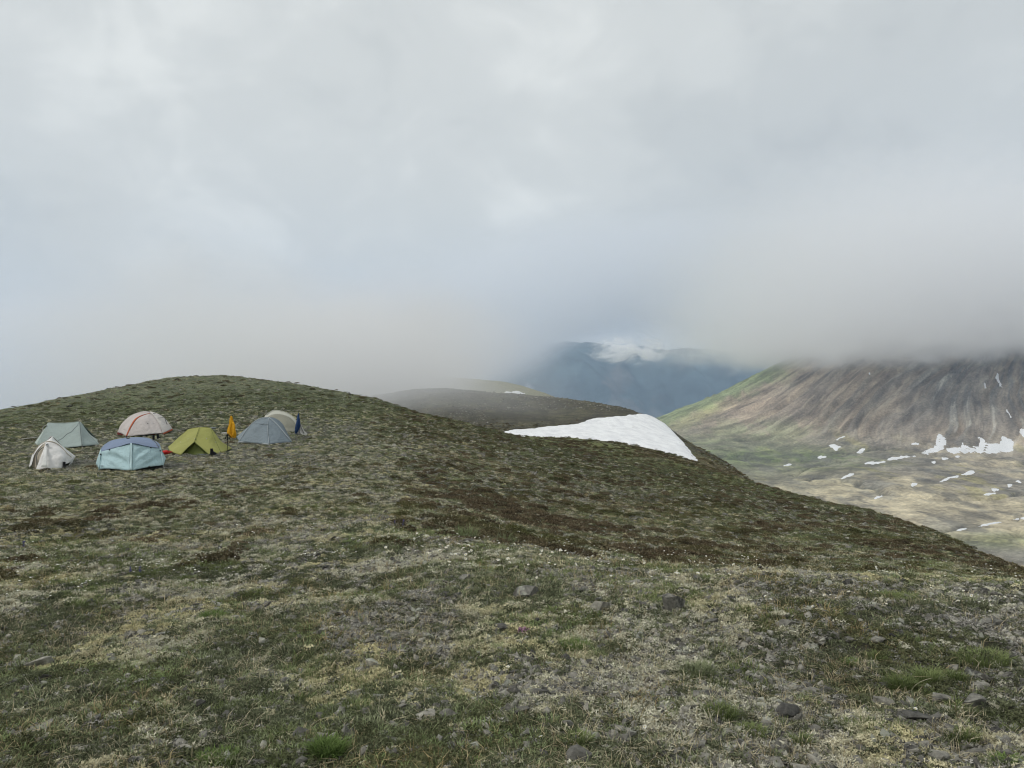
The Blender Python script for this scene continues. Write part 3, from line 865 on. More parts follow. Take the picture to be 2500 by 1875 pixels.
# ---- grey green ridge tent behind it
Y = hit(200, 1092)[1]
T = Pitch('tent', cB, Y, 'pale grey-green ridge tent with a dark zip down its side, behind the small white tent', 'tent', GT, (150, 1094))
g = [[(748, 238, 1.15), (1100, 248, 1.1), (1400, 236, 1.0), (1597, 208, .9)],
     [(560, 600, .7), (980, 570, .6), (1380, 545, .45), (1625, 520, .35)],
     [(305, 1040, .4), (800, 975, .1), (1240, 914, -.15), (1665, 868, -.3)]]
fp = T.panel('fly', g, M_GREYGREEN, 26, 14, folds=(0.05, 4, 0.8, 3))
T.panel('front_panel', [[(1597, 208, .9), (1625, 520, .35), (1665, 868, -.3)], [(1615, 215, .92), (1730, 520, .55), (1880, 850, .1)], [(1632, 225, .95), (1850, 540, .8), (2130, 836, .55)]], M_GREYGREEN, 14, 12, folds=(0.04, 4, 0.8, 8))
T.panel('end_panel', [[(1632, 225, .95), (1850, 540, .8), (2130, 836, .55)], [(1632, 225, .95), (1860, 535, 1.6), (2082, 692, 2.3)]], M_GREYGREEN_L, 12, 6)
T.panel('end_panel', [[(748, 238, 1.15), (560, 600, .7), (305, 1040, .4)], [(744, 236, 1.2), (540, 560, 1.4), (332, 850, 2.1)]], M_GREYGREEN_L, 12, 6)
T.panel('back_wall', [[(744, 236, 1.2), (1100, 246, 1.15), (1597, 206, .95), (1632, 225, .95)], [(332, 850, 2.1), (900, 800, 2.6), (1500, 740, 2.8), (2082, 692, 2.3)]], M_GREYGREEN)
T.tube('zip', [(1600, 212, .86), (1628, 520, .31), (1668, 866, -.33)], 0.012, M_SEAM, 8)
S = T.surf(g, 26, 14)
T_seam = np.array([S[int(round(t * 11)), int(round(25 - t * 15))] + np.array([0, -0.02, 0.008]) for t in np.linspace(0, 1, 8)])
link('seam', tube_mesh('seam', T_seam, 0.007, M_SEAM), T.e)
T.tube('ridge_seam', [(748, 238, 1.14), (1100, 246, 1.09), (1400, 234, .99), (1610, 204, .9)], 0.009, M_GREYGREEN_L, 10)
T.panel('groundsheet_gap_shade', [[(330, 1050, .5), (1240, 905, .0), (1700, 858, -.1), (2120, 830, .6)], [(330, 1085, .5), (1240, 945, .0), (1700, 890, -.1), (2120, 856, .6)]], M_FLOOR, 14, 3)  # dark strip painting the shaded gap beneath the hem
T.tube('vent_hoop', [(705, 305, 1.0), (640, 335, 1.0), (598, 380, 1.0), (600, 450, 1.0), (650, 470, 1.0)], 0.022, M_OFFWHITE, 12)
T.panel('vent', [[(705, 305, 1.02), (640, 340, 1.02)], [(690, 400, 1.02), (655, 465, 1.02)]], M_OLIVE_D, 4, 4, label='dark mesh of the hooped vent')
T.tube('guy_rope', [(-60, 692, 2.0), (150, 665, 1.9), (300, 648, 1.8), (500, 620, 1.5)], 0.016, M_OFFWHITE, 16, label='thick white rope pegged out to the left')
T.guy((2130, 836, .55), (2150, 850, .3)); T.guy((1665, 868, -.3), (1672, 895, -.5)); T.guy((2082, 692, 2.3), (2160, 690, 2.6))

# ---- pinkish dome tent with a rust stripe
Y = hit(345, 1066)[1]
T = Pitch('tent', cD, Y, 'pinkish white dome tent with a curved rust-orange stripe, behind the blue tent', 'tent', GT, (350, 1066))
S0 = [(400, 1098, -.35), (550, 760, .1), (730, 480, .6), (995, 335, 1.0), (1280, 262, 1.25)]
S1 = [(440, 1106, -.35), (600, 765, .1), (790, 492, .6), (1005, 362, 1.0), (1288, 274, 1.25)]
T.panel('fly', [[(100, 965, .9), (250, 650, 1.1), (600, 350, 1.3), (1000, 200, 1.38), (1260, 222, 1.33)],
                [(250, 1000, .3), (400, 700, .65), (665, 415, 1.05), (1000, 268, 1.25), (1270, 245, 1.3)], S0], M_PINK, 24, 12, folds=(0.11, 3, 0.2, 5))
T.panel('stripe', [S0, S1], M_ORANGE, 24, 3, push=0.012, label='rust-orange curved stripe')
T.panel('door_panel', [S1, [(1000, 1050, -.15), (1060, 800, .15), (1110, 590, .45), (1190, 420, .85), (1287, 272, 1.25)],
                       [(1735, 978, .2), (1640, 720, .6), (1500, 480, .95), (1400, 370, 1.12), (1290, 268, 1.28)]], M_PINK, 22, 16, folds=(0.13, 5, 0.9, 12))
T.panel('end_panel', [[(1740, 982, .2), (1640, 720, .6), (1500, 480, .95), (1400, 350, 1.15), (1275, 222, 1.33)],
                      [(1910, 905, .8), (1800, 680, 1.05), (1650, 460, 1.2), (1450, 310, 1.28), (1272, 210, 1.35)],
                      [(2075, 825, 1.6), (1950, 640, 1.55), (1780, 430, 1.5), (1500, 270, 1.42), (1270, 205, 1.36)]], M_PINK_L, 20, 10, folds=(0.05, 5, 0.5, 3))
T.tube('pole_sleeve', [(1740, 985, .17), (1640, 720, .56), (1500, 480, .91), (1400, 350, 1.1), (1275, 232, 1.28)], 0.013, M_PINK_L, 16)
T.panel('back_wall', [[(100, 965, .9), (250, 650, 1.1), (600, 350, 1.3), (1100, 192, 1.38), (1500, 270, 1.42), (1780, 430, 1.5), (2075, 825, 1.6)],
                      [(140, 960, 1.6), (400, 860, 2.5), (800, 830, 2.9), (1200, 800, 3.0), (1600, 780, 2.9), (1900, 800, 2.5), (2075, 825, 1.6)]], M_PINK, 22, 8)
T.panel('floor_edge', [[(105, 958, .8), (230, 955, .6), (395, 1080, .1)], [(80, 1035, .8), (230, 1075, .6), (395, 1115, .1)]], M_REDFLOOR, 10, 4)
T.panel('floor_edge', [[(1100, 1010, .35), (1400, 975, .4), (1740, 972, .3)], [(1100, 1060, .35), (1400, 1055, .4), (1745, 1045, .3)]], M_REDFLOOR, 10, 4)
T.panel('floor_edge', [[(1745, 975, .22), (1900, 915, .8), (2078, 825, 1.58)], [(1750, 1040, .2), (1910, 965, .8), (2095, 880, 1.58)]], M_ORANGE, 10, 4, label='rust-orange floor edge at the right end')
T.panel('groundsheet_gap_shade', [[(420, 1100, 0), (900, 1050, .2), (1700, 1040, .5)], [(420, 1160, 0), (900, 1130, .2), (1700, 1080, .5)]], M_FLOOR, 10, 4)
T.tube('vent', [(1385, 282, 1.2), (1480, 270, 1.22)], 0.014, M_SEAM, 4); T.tube('vent', [(1545, 442, 1.02), (1650, 436, 1.12), (1760, 428, 1.3)], 0.014, M_SEAM, 5)
T.tube('zip', [(1805, 450, 1.45), (1855, 590, 1.35), (1888, 675, 1.25)], 0.012, M_BLACK, 6)
T.dot('toggle', (1193, 635, .38), 0.02, M_BLACK)
T.guy((400, 1100, -.35), (370, 1140, -.6)); T.guy((1070, 1050, -.15), (1030, 1130, -.5)); T.guy((2085, 835, 1.6), (2130, 850, 1.9)); T.guy((100, 965, .9), (70, 1020, .9))

# ---- ice blue tent with slate roof
Y = hit(320, 1148)[1]
T = Pitch('tent', cA, Y, 'ice-blue tent with a slate-blue roof, between the small white and the olive-green tents', 'tent', GT, (320, 1148))
T.panel('vestibule', [[(188, 680, .5), (600, 572, .22), (990, 468, .05)], [(160, 920, .35), (600, 870, .05), (965, 830, -.18)], [(130, 1165, .25), (450, 1152, -.05), (960, 1198, -.38)]], M_TEAL, 26, 16, folds=(0.16, 5, -0.85, 6), label='left half of the ice-blue front')
T.panel('vestibule', [[(1020, 468, .05), (1400, 545, .22), (1762, 590, .48)], [(1025, 830, -.18), (1430, 840, .05), (1820, 830, .38)], [(1025, 1195, -.38), (1400, 1112, -.08), (1872, 1050, .3)]], M_TEAL, 26, 16, folds=(0.16, 5, 0.85, 9), label='right half of the ice-blue front')
T.panel('zip_flap', [[(985, 464, .04), (1028, 464, .04)], [(982, 830, -.19), (1026, 830, -.19)], [(960, 1200, -.39), (1028, 1200, -.39)]], M_TEAL_L, 3, 12, push=0.02)
RT = [(180, 600, .75), (300, 480, 1.0), (500, 375, 1.15), (800, 322, 1.2), (1150, 296, 1.2), (1450, 322, 1.15), (1650, 400, 1.0), (1765, 480, .85), (1778, 565, .7)]
T.panel('roof_panel', [RT, [(183, 640, .62), (420, 500, .72), (700, 420, .68), (1005, 370, .64), (1350, 420, .68), (1600, 480, .72), (1770, 575, .6)],
                       [(190, 682, .48), (600, 572, .2), (1005, 462, .02), (1400, 540, .2), (1765, 592, .46)]], M_SLATE, 28, 12, folds=(0.05, 5, 0, 2))
T.panel('end_panel', [[(180, 600, .75), (110, 800, 1.0), (45, 1010, 1.3)], [(190, 682, .48), (162, 900, .34), (130, 1165, .25)]], M_TEAL, 12, 6)
T.panel('end_panel', [[(1778, 565, .7), (1850, 720, 1.0), (1935, 865, 1.3)], [(1762, 590, .48), (1820, 830, .38), (1872, 1050, .3)]], M_TEAL, 12, 6)
T.panel('back_wall', [RT, [(45, 1010, 1.3), (200, 1010, 2.1), (700, 960, 2.5), (1300, 920, 2.5), (1750, 900, 2.2), (1935, 865, 1.3)]], M_TEAL, 24, 8)
T.panel('inner_tent', [[(140, 1130, .5), (500, 1125, .3), (960, 1170, .1), (1400, 1090, .3), (1860, 1030, .6)], [(140, 1200, .5), (500, 1195, .3), (960, 1225, .1), (1400, 1150, .3), (1860, 1090, .6)]], M_FLOOR, 16, 3)  # low inner body, darkened to paint the shade below the front hem
T.tube('pole_sleeve', [(182, 640, .6), (150, 900, .3), (128, 1180, .22)], 0.012, M_TEAL_L, 8)
T.tube('pole_sleeve', [(1768, 560, .6), (1822, 800, .35), (1876, 1060, .26)], 0.012, M_TEAL_L, 8)
T.tube('pole', [(1560, 360, 1.02), (1670, 450, .85), (1745, 570, .52)], 0.014, M_SEAM, 8)
for q in ((415, 634, .3), (1530, 574, .28), (1785, 662, .42), (172, 757, .42), (1485, 1090, -.1)):
    T.dot('toggle', q, 0.024, M_BLACK)
T.panel('ridge_vent', [[(865, 330, 1.05), (960, 300, 1.05)], [(875, 345, .98), (950, 328, .98)]], M_BLACK, 4, 3)
M_PRINT = plain('grey_print', (0.15, 0.2, 0.23))
for k, (xa, xb) in enumerate(((165, 192), (200, 228), (236, 262), (270, 300))):      # a worn print too small to read
    T.panel('print', [[(xa, 1064, .20 - k * .012), (xb, 1066, .19 - k * .012)], [(xa, 1088, .19 - k * .012), (xb, 1089, .18 - k * .012)]], M_PRINT, 2, 2, push=0.03, thick=0.002)
T.guy((130, 1165, .25), (120, 1215, .1)); T.guy((45, 1010, 1.3), (10, 1015, 1.4)); T.guy((935, 1195, -.38), (925, 1225, -.45)); T.guy((1876, 1050, .3), (1885, 1085, .2)); T.guy((1935, 865, 1.3), (1990, 880, 1.4))

# ---- olive green tent
Y = hit(485, 1110)[1]
T = Pitch('tent', c2, Y, 'olive-green tent with a low arched doorway, beside the pole with the yellow jacket', 'tent', GT, (480, 1110))
T.panel('fly', [[(592, 402, .95), (558, 500, .5), (522, 600, .1), (430, 682, -.08), (338, 782, -.25)],
                [(515, 414, 1.05), (460, 505, .8), (400, 590, .5), (310, 670, .3), (205, 728, .35)],
                [(440, 430, 1.15), (370, 490, 1.1), (300, 548, 1.1), (225, 620, 1.2), (166, 670, 1.4)]], M_OLIVE, 22, 14, folds=(0.05, 3, 0.4, 4), label='left half of the fly')
T.panel('fly', [[(592, 402, .95), (560, 500, .5), (526, 600, .1), (620, 682, -.08), (718, 772, -.25)],
                [(672, 405, 1.0), (695, 500, .65), (722, 600, .35), (800, 690, .1), (885, 750, .1)],
                [(745, 413, 1.1), (812, 500, .95), (880, 590, .9), (960, 642, 1.1), (1032, 685, 1.4)]], M_OLIVE, 22, 14, folds=(0.05, 3, 0.4, 8), label='right half of the fly')
T.panel('inner_tent', [[(525, 606, .2), (435, 690, .15), (350, 772, .05)], [(525, 640, .12), (530, 700, .1), (530, 772, -.02)], [(525, 606, .2), (620, 688, .15), (706, 772, .05)]], M_OLIVE_D, 14, 10)
T.panel('groundsheet_gap_shade', [[(330, 770, .1), (530, 760, .0), (860, 755, .1), (960, 715, .9)], [(330, 792, .1), (530, 795, .0), (860, 778, .1), (960, 745, .9)]], M_FLOOR_G, 10, 3)
T.panel('back_wall', [[(166, 670, 1.4), (300, 548, 1.1), (440, 430, 1.15), (592, 402, .95), (745, 413, 1.1), (880, 590, .9), (1032, 685, 1.4)],
                      [(166, 670, 1.4), (300, 660, 2.4), (450, 650, 2.8), (600, 645, 2.9), (750, 645, 2.8), (900, 650, 2.4), (1032, 685, 1.4)]], M_OLIVE, 22, 8)
T.tube('pole_sleeve', [(522, 600, .06), (430, 682, -.12), (338, 782, -.29)], 0.012, M_OLIVE_D, 10)
T.tube('pole_sleeve', [(526, 600, .06), (620, 682, -.12), (718, 772, -.29)], 0.012, M_OLIVE_D, 10)
T.tube('seam', [(592, 402, .9), (558, 500, .46), (524, 598, .06)], 0.008, M_OLIVE_D, 8)
T.tube('seam', [(745, 413, 1.05), (790, 540, .6), (840, 650, .2), (884, 748, .05)], 0.007, M_OLIVE_D, 10)
for q in ((530, 558, .22), (440, 556, .6), (686, 556, .42), (811, 602, .42), (336, 602, .7)):
    T.dot('toggle', q, 0.018, M_OFFWHITE)
T.guy((338, 782, -.25), (312, 800, -.5)); T.guy((718, 772, -.25), (722, 790, -.4)); T.guy((885, 750, .1), (955, 800, -.4)); T.guy((1032, 685, 1.4), (1100, 720, 1.2)); T.guy((166, 670, 1.4), (110, 690, 1.5))

# ---- tan dome behind
Y = hit(705, 1056)[1]
T = Pitch('tent', cC, Y, 'tan-grey dome tent, rearmost of the camp and half hidden by the blue-grey dome', 'tent', GT, (690, 1056))
top = [(1190, 330, .5), (1255, 175, .65), (1400, 95, .85), (1560, 108, .85), (1700, 160, .8), (1800, 235, .7), (1852, 330, .6), (1862, 420, .5)]
T.panel('fly', [[(1160, 500, .4), (1250, 260, .4), (1400, 168, .5), (1545, 168, .5), (1690, 215, .5), (1780, 280, .5), (1840, 370, .45), (1858, 480, .4)],
                [(1160, 505, .3), (1260, 420, .15), (1400, 380, .05), (1540, 370, .05), (1650, 390, .1), (1740, 410, .2), (1820, 440, .3), (1855, 486, .35)],
                [(1160, 520, .3), (1300, 525, -.1), (1450, 522, -.3), (1600, 515, -.2), (1700, 510, -.05), (1780, 504, .1), (1820, 500, .2), (1855, 495, .3)]], M_TAN, 26, 12, folds=(0.10, 4, 0.9, 5))
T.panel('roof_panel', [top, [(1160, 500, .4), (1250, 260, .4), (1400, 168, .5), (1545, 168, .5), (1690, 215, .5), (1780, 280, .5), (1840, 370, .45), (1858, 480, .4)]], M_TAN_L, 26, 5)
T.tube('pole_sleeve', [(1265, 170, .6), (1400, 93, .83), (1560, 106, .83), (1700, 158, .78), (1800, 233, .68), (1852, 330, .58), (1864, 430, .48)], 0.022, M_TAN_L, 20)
T.panel('back_wall', [top, [(1200, 420, 1.4), (1350, 380, 2.4), (1550, 370, 2.6), (1750, 380, 2.3), (1862, 430, 1.4)]], M_TAN, 22, 8)
T.panel('groundsheet_gap_shade', [[(1180, 500, .4), (1500, 505, .1), (1850, 488, .5)], [(1180, 545, .4), (1500, 540, .1), (1850, 512, .5)]], M_FLOOR, 10, 3)  # dark floor strip, stands in for shade under the fly
T.guy((1700, 510, -.05), (1700, 525, -.2)); T.guy((1862, 470, .4), (1900, 500, .4)); T.guy((1160, 500, .3), (1120, 520, .3))

# ---- blue grey dome
Y = hit(655, 1084)[1]
T = Pitch('tent', cC, Y, 'blue-grey dome tent, right-hand one of the front row', 'tent', GT, (650, 1084))
A = [(1310, 222, 1.0), (1150, 240, .95), (1000, 330, .8), (860, 490, .6), (730, 690, .4)]
Bc = [(1310, 222, 1.0), (1296, 400, .5), (1302, 560, .1), (1320, 740, -.4)]
C = [(1310, 222, 1.0), (1480, 370, .8), (1640, 560, .6), (1766, 702, .5)]
T.panel('fly', [A, [(1310, 222, 1.0), (1225, 330, .7), (1160, 440, .4), (1090, 580, .15), (1030, 720, -.05)], Bc], M_GREY, 24, 16, folds=(0.12, 5, 0.9, 3), label='left face of the fly')
T.panel('fly', [Bc, [(1310, 222, 1.0), (1390, 390, .62), (1480, 560, .3), (1560, 715, .05)], C], M_GREY, 22, 14, folds=(0.05, 4, 0.5, 6), label='right face of the fly')
D = [(1310, 222, 1.0), (1430, 240, 1.2), (1560, 330, 1.6), (1660, 500, 1.9), (1768, 696, 1.7)]
T.panel('side_wall', [C, D], M_GREY, 20, 8, folds=(0.04, 4, 0, 5))
T.panel('side_vestibule', [[(905, 415, 1.1), (800, 505, 1.5), (690, 598, 2.0)], [(862, 490, .62), (790, 590, .55), (735, 680, .45)]], M_GREY, 12, 6)
T.panel('hem_band', [[(728, 686, .37), (1000, 700, .1), (1320, 732, -.42)], [(735, 706, .37), (1000, 728, .1), (1320, 754, -.42)]], M_GREY_L, 16, 3, push=0.02)
T.panel('groundsheet_gap_shade', [[(800, 700, .6), (1340, 735, .0), (1760, 700, .6)], [(800, 745, .6), (1340, 758, .0), (1760, 738, .6)]], M_FLOOR, 12, 3)  # dark strip in place of the shaded gap below the dome
T.panel('back_wall', [[(735, 680, .45), (862, 490, .6), (1000, 330, .8), (1150, 240, .95), (1310, 222, 1.0), (1430, 240, 1.2), (1560, 330, 1.6), (1660, 500, 1.9), (1768, 696, 1.7)],
                      [(690, 598, 2.0), (850, 600, 2.6), (1100, 590, 3.0), (1350, 590, 3.1), (1600, 610, 2.8), (1768, 696, 1.7)]], M_GREY, 22, 8)
T.tube('pole_sleeve', [(1318, 224, .95), (1480, 368, .76), (1640, 557, .56), (1768, 702, .46)], 0.014, M_GREY_L, 16)
T.tube('pole_sleeve', [(1302, 222, .95), (1150, 240, .9), (1000, 330, .76), (860, 490, .55), (728, 692, .36)], 0.010, M_GREY_L, 16)
T.tube('zip', [(1306, 240, .94), (1294, 400, .46), (1299, 560, .06), (1318, 738, -.44)], 0.009, M_GREY_L, 12)
T.tube('seam', [(1028, 350, .72), (1160, 352, .60), (1296, 358, .56)], 0.009, M_SEAM, 8)
T.guy((1322, 745, -.42), (1335, 765, -.6)); T.guy((728, 700, .35), (715, 715, .2)); T.guy((1768, 705, .5), (1790, 720, .4))

# ---- clothes hung over trekking poles
def drape(P_, name, rings, mat, dy, depth, seed, folds=5, label=None):
    """a garment hanging in folds: rings = (y, x left, x right)"""
    rg = np.random.default_rng(seed); ph = rg.random(4) * 6
    n = 36; m = 26
    rr = catmull([(y, a, b) for y, a, b in rings], m)
    V = []
    for j, (y, a, b) in enumerate(rr):
        t = j / (m - 1)
        for i in range(n):
            w = 2 * math.pi * i / n
            k = 1 + (0.06 + 0.26 * t) * math.sin(folds * w + ph[0] + 1.2 * t) + 0.12 * t * math.sin((folds * 2 + 1) * w + ph[1])
            cx, hw = (a + b) / 2, (b - a) / 2
            yy = y + (14 * math.sin(3 * w + ph[2]) + 8 * math.sin(7 * w + ph[3])) * t ** 3
            V.append(P_.P((cx + hw * math.cos(w) * min(k, 1.12), yy, dy + depth * (0.15 + t * 0.85) * math.sin(w) * k)))
    Fc = []
    for j in range(m - 1):
        for i in range(n):
            i2 = (i + 1) % n
            Fc.append((j * n + i, (j + 1) * n + i, (j + 1) * n + i2, j * n + i2))
    Fc.append(tuple(range(n)))
    o = link(name, mesh_from(name, V, Fc, mat), P_.e)
    if label: o['label'] = label
    return o

Y = hit(554, 1120)[1]
J = Pitch('trekking_pole', cC, Y, 'black trekking pole planted upright under the yellow jacket, right of the olive tent', 'trekking pole', None, (554, 1120))
J.tube('shaft', [(503, 1035, 0), (512, 820, 0), (525, 560, 0), (560, 300, .02), (580, 215, .02)], 0.011, M_BLACK, 10)
J.tube('strap', [(522, 560, -.02), (490, 590, -.04), (482, 640, -.02)], 0.022, M_BLACK, 8)
J.tube('strap', [(528, 560, -.03), (562, 575, -.04), (570, 610, -.02), (540, 640, -.03)], 0.020, M_BLACK, 8)
J.tube('grip', [(524, 540, -.02), (518, 660, -.02)], 0.022, M_BLACK, 6)
J2 = Pitch('jacket', cC, Y, 'yellow rain jacket hanging in folds from the top of an upright pole', 'jacket', None, (560, 1100))
drape(J2, 'jacket_body', [(203, 574, 592), (240, 562, 612), (300, 552, 632), (350, 548, 640), (420, 528, 655), (500, 510, 672), (555, 528, 682), (612, 590, 668)], M_YELLOW, .02, .16, 4, 5)
J2.tube('hood', [(572, 215, -.03), (590, 206, -.05), (606, 232, -.06), (612, 262, -.04)], 0.022, M_YELLOW, 8)
J2.tube('sleeve', [(625, 320, -.08), (645, 400, -.14), (650, 500, -.16), (636, 600, -.14)], [0.03, 0.035, 0.04, 0.042, 0.045, 0.045, 0.045, 0.045, 0.04, 0.035], M_YELLOW, 10)

Y = hit(721, 1073)[1]
K = Pitch('trekking_pole', cC, Y, 'thin grey trekking pole planted upright under the navy jacket, behind the blue-grey dome', 'trekking pole', None, (721, 1073))
K.tube('shaft', [(1828, 665, 0), (1838, 540, 0), (1870, 300, .02), (1882, 150, .02)], 0.010, M_METAL, 8)
K2 = Pitch('jacket', cC, Y, 'dark navy jacket hanging from a pole at the right edge of the camp', 'jacket', None, (724, 1070))
drape(K2, 'jacket_body', [(143, 1876, 1888), (180, 1868, 1898), (240, 1858, 1908), (320, 1846, 1916), (400, 1828, 1914), (470, 1818, 1884), (530, 1816, 1846)], M_NAVY, .02, .13, 8, 4)
K2.tube('sleeve', [(1880, 220, -.05), (1870, 320, -.1), (1850, 420, -.12), (1835, 520, -.1)], 0.035, M_NAVY, 8)
L = Pitch('shirt', cC, Y + 0.1, 'off-white garment draped down to the ground beside the navy jacket', 'shirt', None, (735, 1062))
drape(L, 'shirt_body', [(345, 1918, 1930), (390, 1898, 1948), (440, 1868, 1972), (490, 1836, 1995), (530, 1832, 2035), (556, 1880, 2056)], M_OFFWHITE, .05, .30, 13, 7)
L.tube('strap', [(1925, 360, -.05), (1940, 430, -.17), (1965, 480, -.24), (1990, 530, -.3)], 0.010, M_BLACK, 8)

# ---- small kit lying about
def sack(name, px, row, size, sq, mat, label, cat, seed=2, parts=()):
    x, y, z = hit(px, row)
    e = empty(name, (x, y, hz(x, y)))
    prop(e, label, cat)
    o = link('bag', blob_mesh('bag', size, mat, seed, 0.35, sq, (16, 10)), e)
    o.location = (0, 0, size * sq[2] * 0.8); o.rotation_euler = (0.1, 0.05, seed)
    md = o.modifiers.new('soft', 'SUBSURF'); md.levels = 1; md.render_levels = 1
    k = link('drawstring', tube_mesh('drawstring', [(size * sq[0] * .8, 0, size * sq[2]), (size * sq[0] * 1.05, -.02, size * sq[2] * 1.3), (size * sq[0] * 1.2, -.05, size * sq[2] * .5)], 0.012, mat), e)
    return e
sack('stuff_sack', 405, 1109, 0.17, (1.35, 1.0, 0.55), M_RED, 'crumpled red stuff sack lying at the left foot of the olive tent', 'bag', 2)
sack('stuff_sack', 417, 1106, 0.11, (1.5, .8, 0.6), M_RED, 'smaller red stuff sack tucked under the hem of the olive tent', 'bag', 5)
sack('stuff_sack', 549, 1059, 0.13, (1.5, .8, 0.35), M_OFFWHITE, 'flat white bag on the gravel left of the yellow jacket', 'bag', 7)
sack('stuff_sack', 519, 1047, 0.15, (1.9, .7, 0.35), M_FLOOR_G, 'flat grey bag on the ground behind the olive tent', 'bag', 9)
sack('stuff_sack', 87, 1134, 0.09, (.8, .8, 1.1), plain('mustard_cloth', (0.45, 0.33, 0.06)), 'mustard stuff sack in the doorway of the small white tent', 'bag', 11)

def boot(px, row, rot, label, mat=M_BLACK, s=1.0):
    x, y, z = hit(px, row)
    e = empty('boot', (x, y, hz(x, y))); e.rotation_euler = (0, 0, rot); e.scale = (s, s, s)
    prop(e, label, 'boot')
    # sole, foot, shaft
    out = [(-.14, -.04), (-.10, -.055), (0, -.045), (.10, -.055), (.15, -.03), (.16, 0), (.15, .03), (.10, .055), (0, .045), (-.10, .055), (-.14, .04), (-.15, 0)]
    V = [(a, b, 0) for a, b in out] + [(a * 1.0, b * 1.0, .025) for a, b in out]
    n = len(out)
    Fc = [tuple(range(n))[::-1], tuple(range(n, 2 * n))] + [(i, (i + 1) % n, n + (i + 1) % n, n + i) for i in range(n)]
    link('sole', mesh_from('sole', V, Fc, M_SEAM, False), e)
    rings = [(0.02, 0.0, .145, .048), (.06, -.002, .14, .046), (.10, -.03, .105, .044), (.15, -.065, .06, .045), (.22, -.075, .055, .047), (.26, -.08, .06, .05)]
    V, Fc = [], []
    for z_, cx, a, b in rings:
        for i in range(14):
            t = 2 * math.pi * i / 14
            V.append((cx + a * math.cos(t), b * math.sin(t), z_ + 0.02 * math.cos(t) * (z_ < .12)))
    for j in range(len(rings) - 1):
        for i in range(14):
            Fc.append((j * 14 + i, j * 14 + (i + 1) % 14, (j + 1) * 14 + (i + 1) % 14, (j + 1) * 14 + i))
    link('upper', mesh_from('upper', V, Fc, mat), e)
    link('laces', tube_mesh('laces', [(.03, -.03, .12), (.02, .03, .135), (0, -.03, .15), (-.01, .03, .17), (-.02, -.02, .2)], .006, M_CORD, 4), e)
boot(374, 1077, 2.2, 'black boot standing under the pinkish tent, the left one')
boot(388, 1073, 1.3, 'black boot standing under the pinkish tent, the right one')
boot(514, 1115, 2.4, 'black boot by the right doorway foot of the olive tent, the nearer one')
boot(521, 1112, 1.0, 'black boot by the right doorway foot of the olive tent, the farther one')
boot(158, 1142, 1.9, 'black boot tucked under the right hem of the small white tent', s=0.8)
# ================================================================== snow
def snow_material():
    m, nt, b = material('old_snow')
    pos = N(nt, 'ShaderNodeNewGeometry').outputs['Position']
    a = noise(nt, vec_scale(nt, pos, (0.5, 0.16, 0.5)), 1.6, 6, 0.6, 0.4)
    c = noise(nt, pos, 7.0, 4, 0.6)
    r = ramp(nt, a, [(0.35, (0.68, 0.69, 0.71)), (0.6, (0.83, 0.84, 0.85))])
    s = ramp(nt, c, [(0.30, (0.68, 0.66, 0.63)), (0.42, (1, 1, 1))])
    nt.links.new(mixc(nt, 1.0, r.outputs[0], s.outputs[0], 'MULTIPLY'), b.inputs['Base Color'])
    b.inputs['Roughness'].default_value = 0.7
    bump = N(nt, 'ShaderNodeBump', inp={'Strength': 0.35, 'Distance': 0.12})
    nt.links.new(a, bump.inputs['Height']); nt.links.new(bump.outputs[0], b.inputs['Normal'])
    return m
M_SNOW = snow_material()

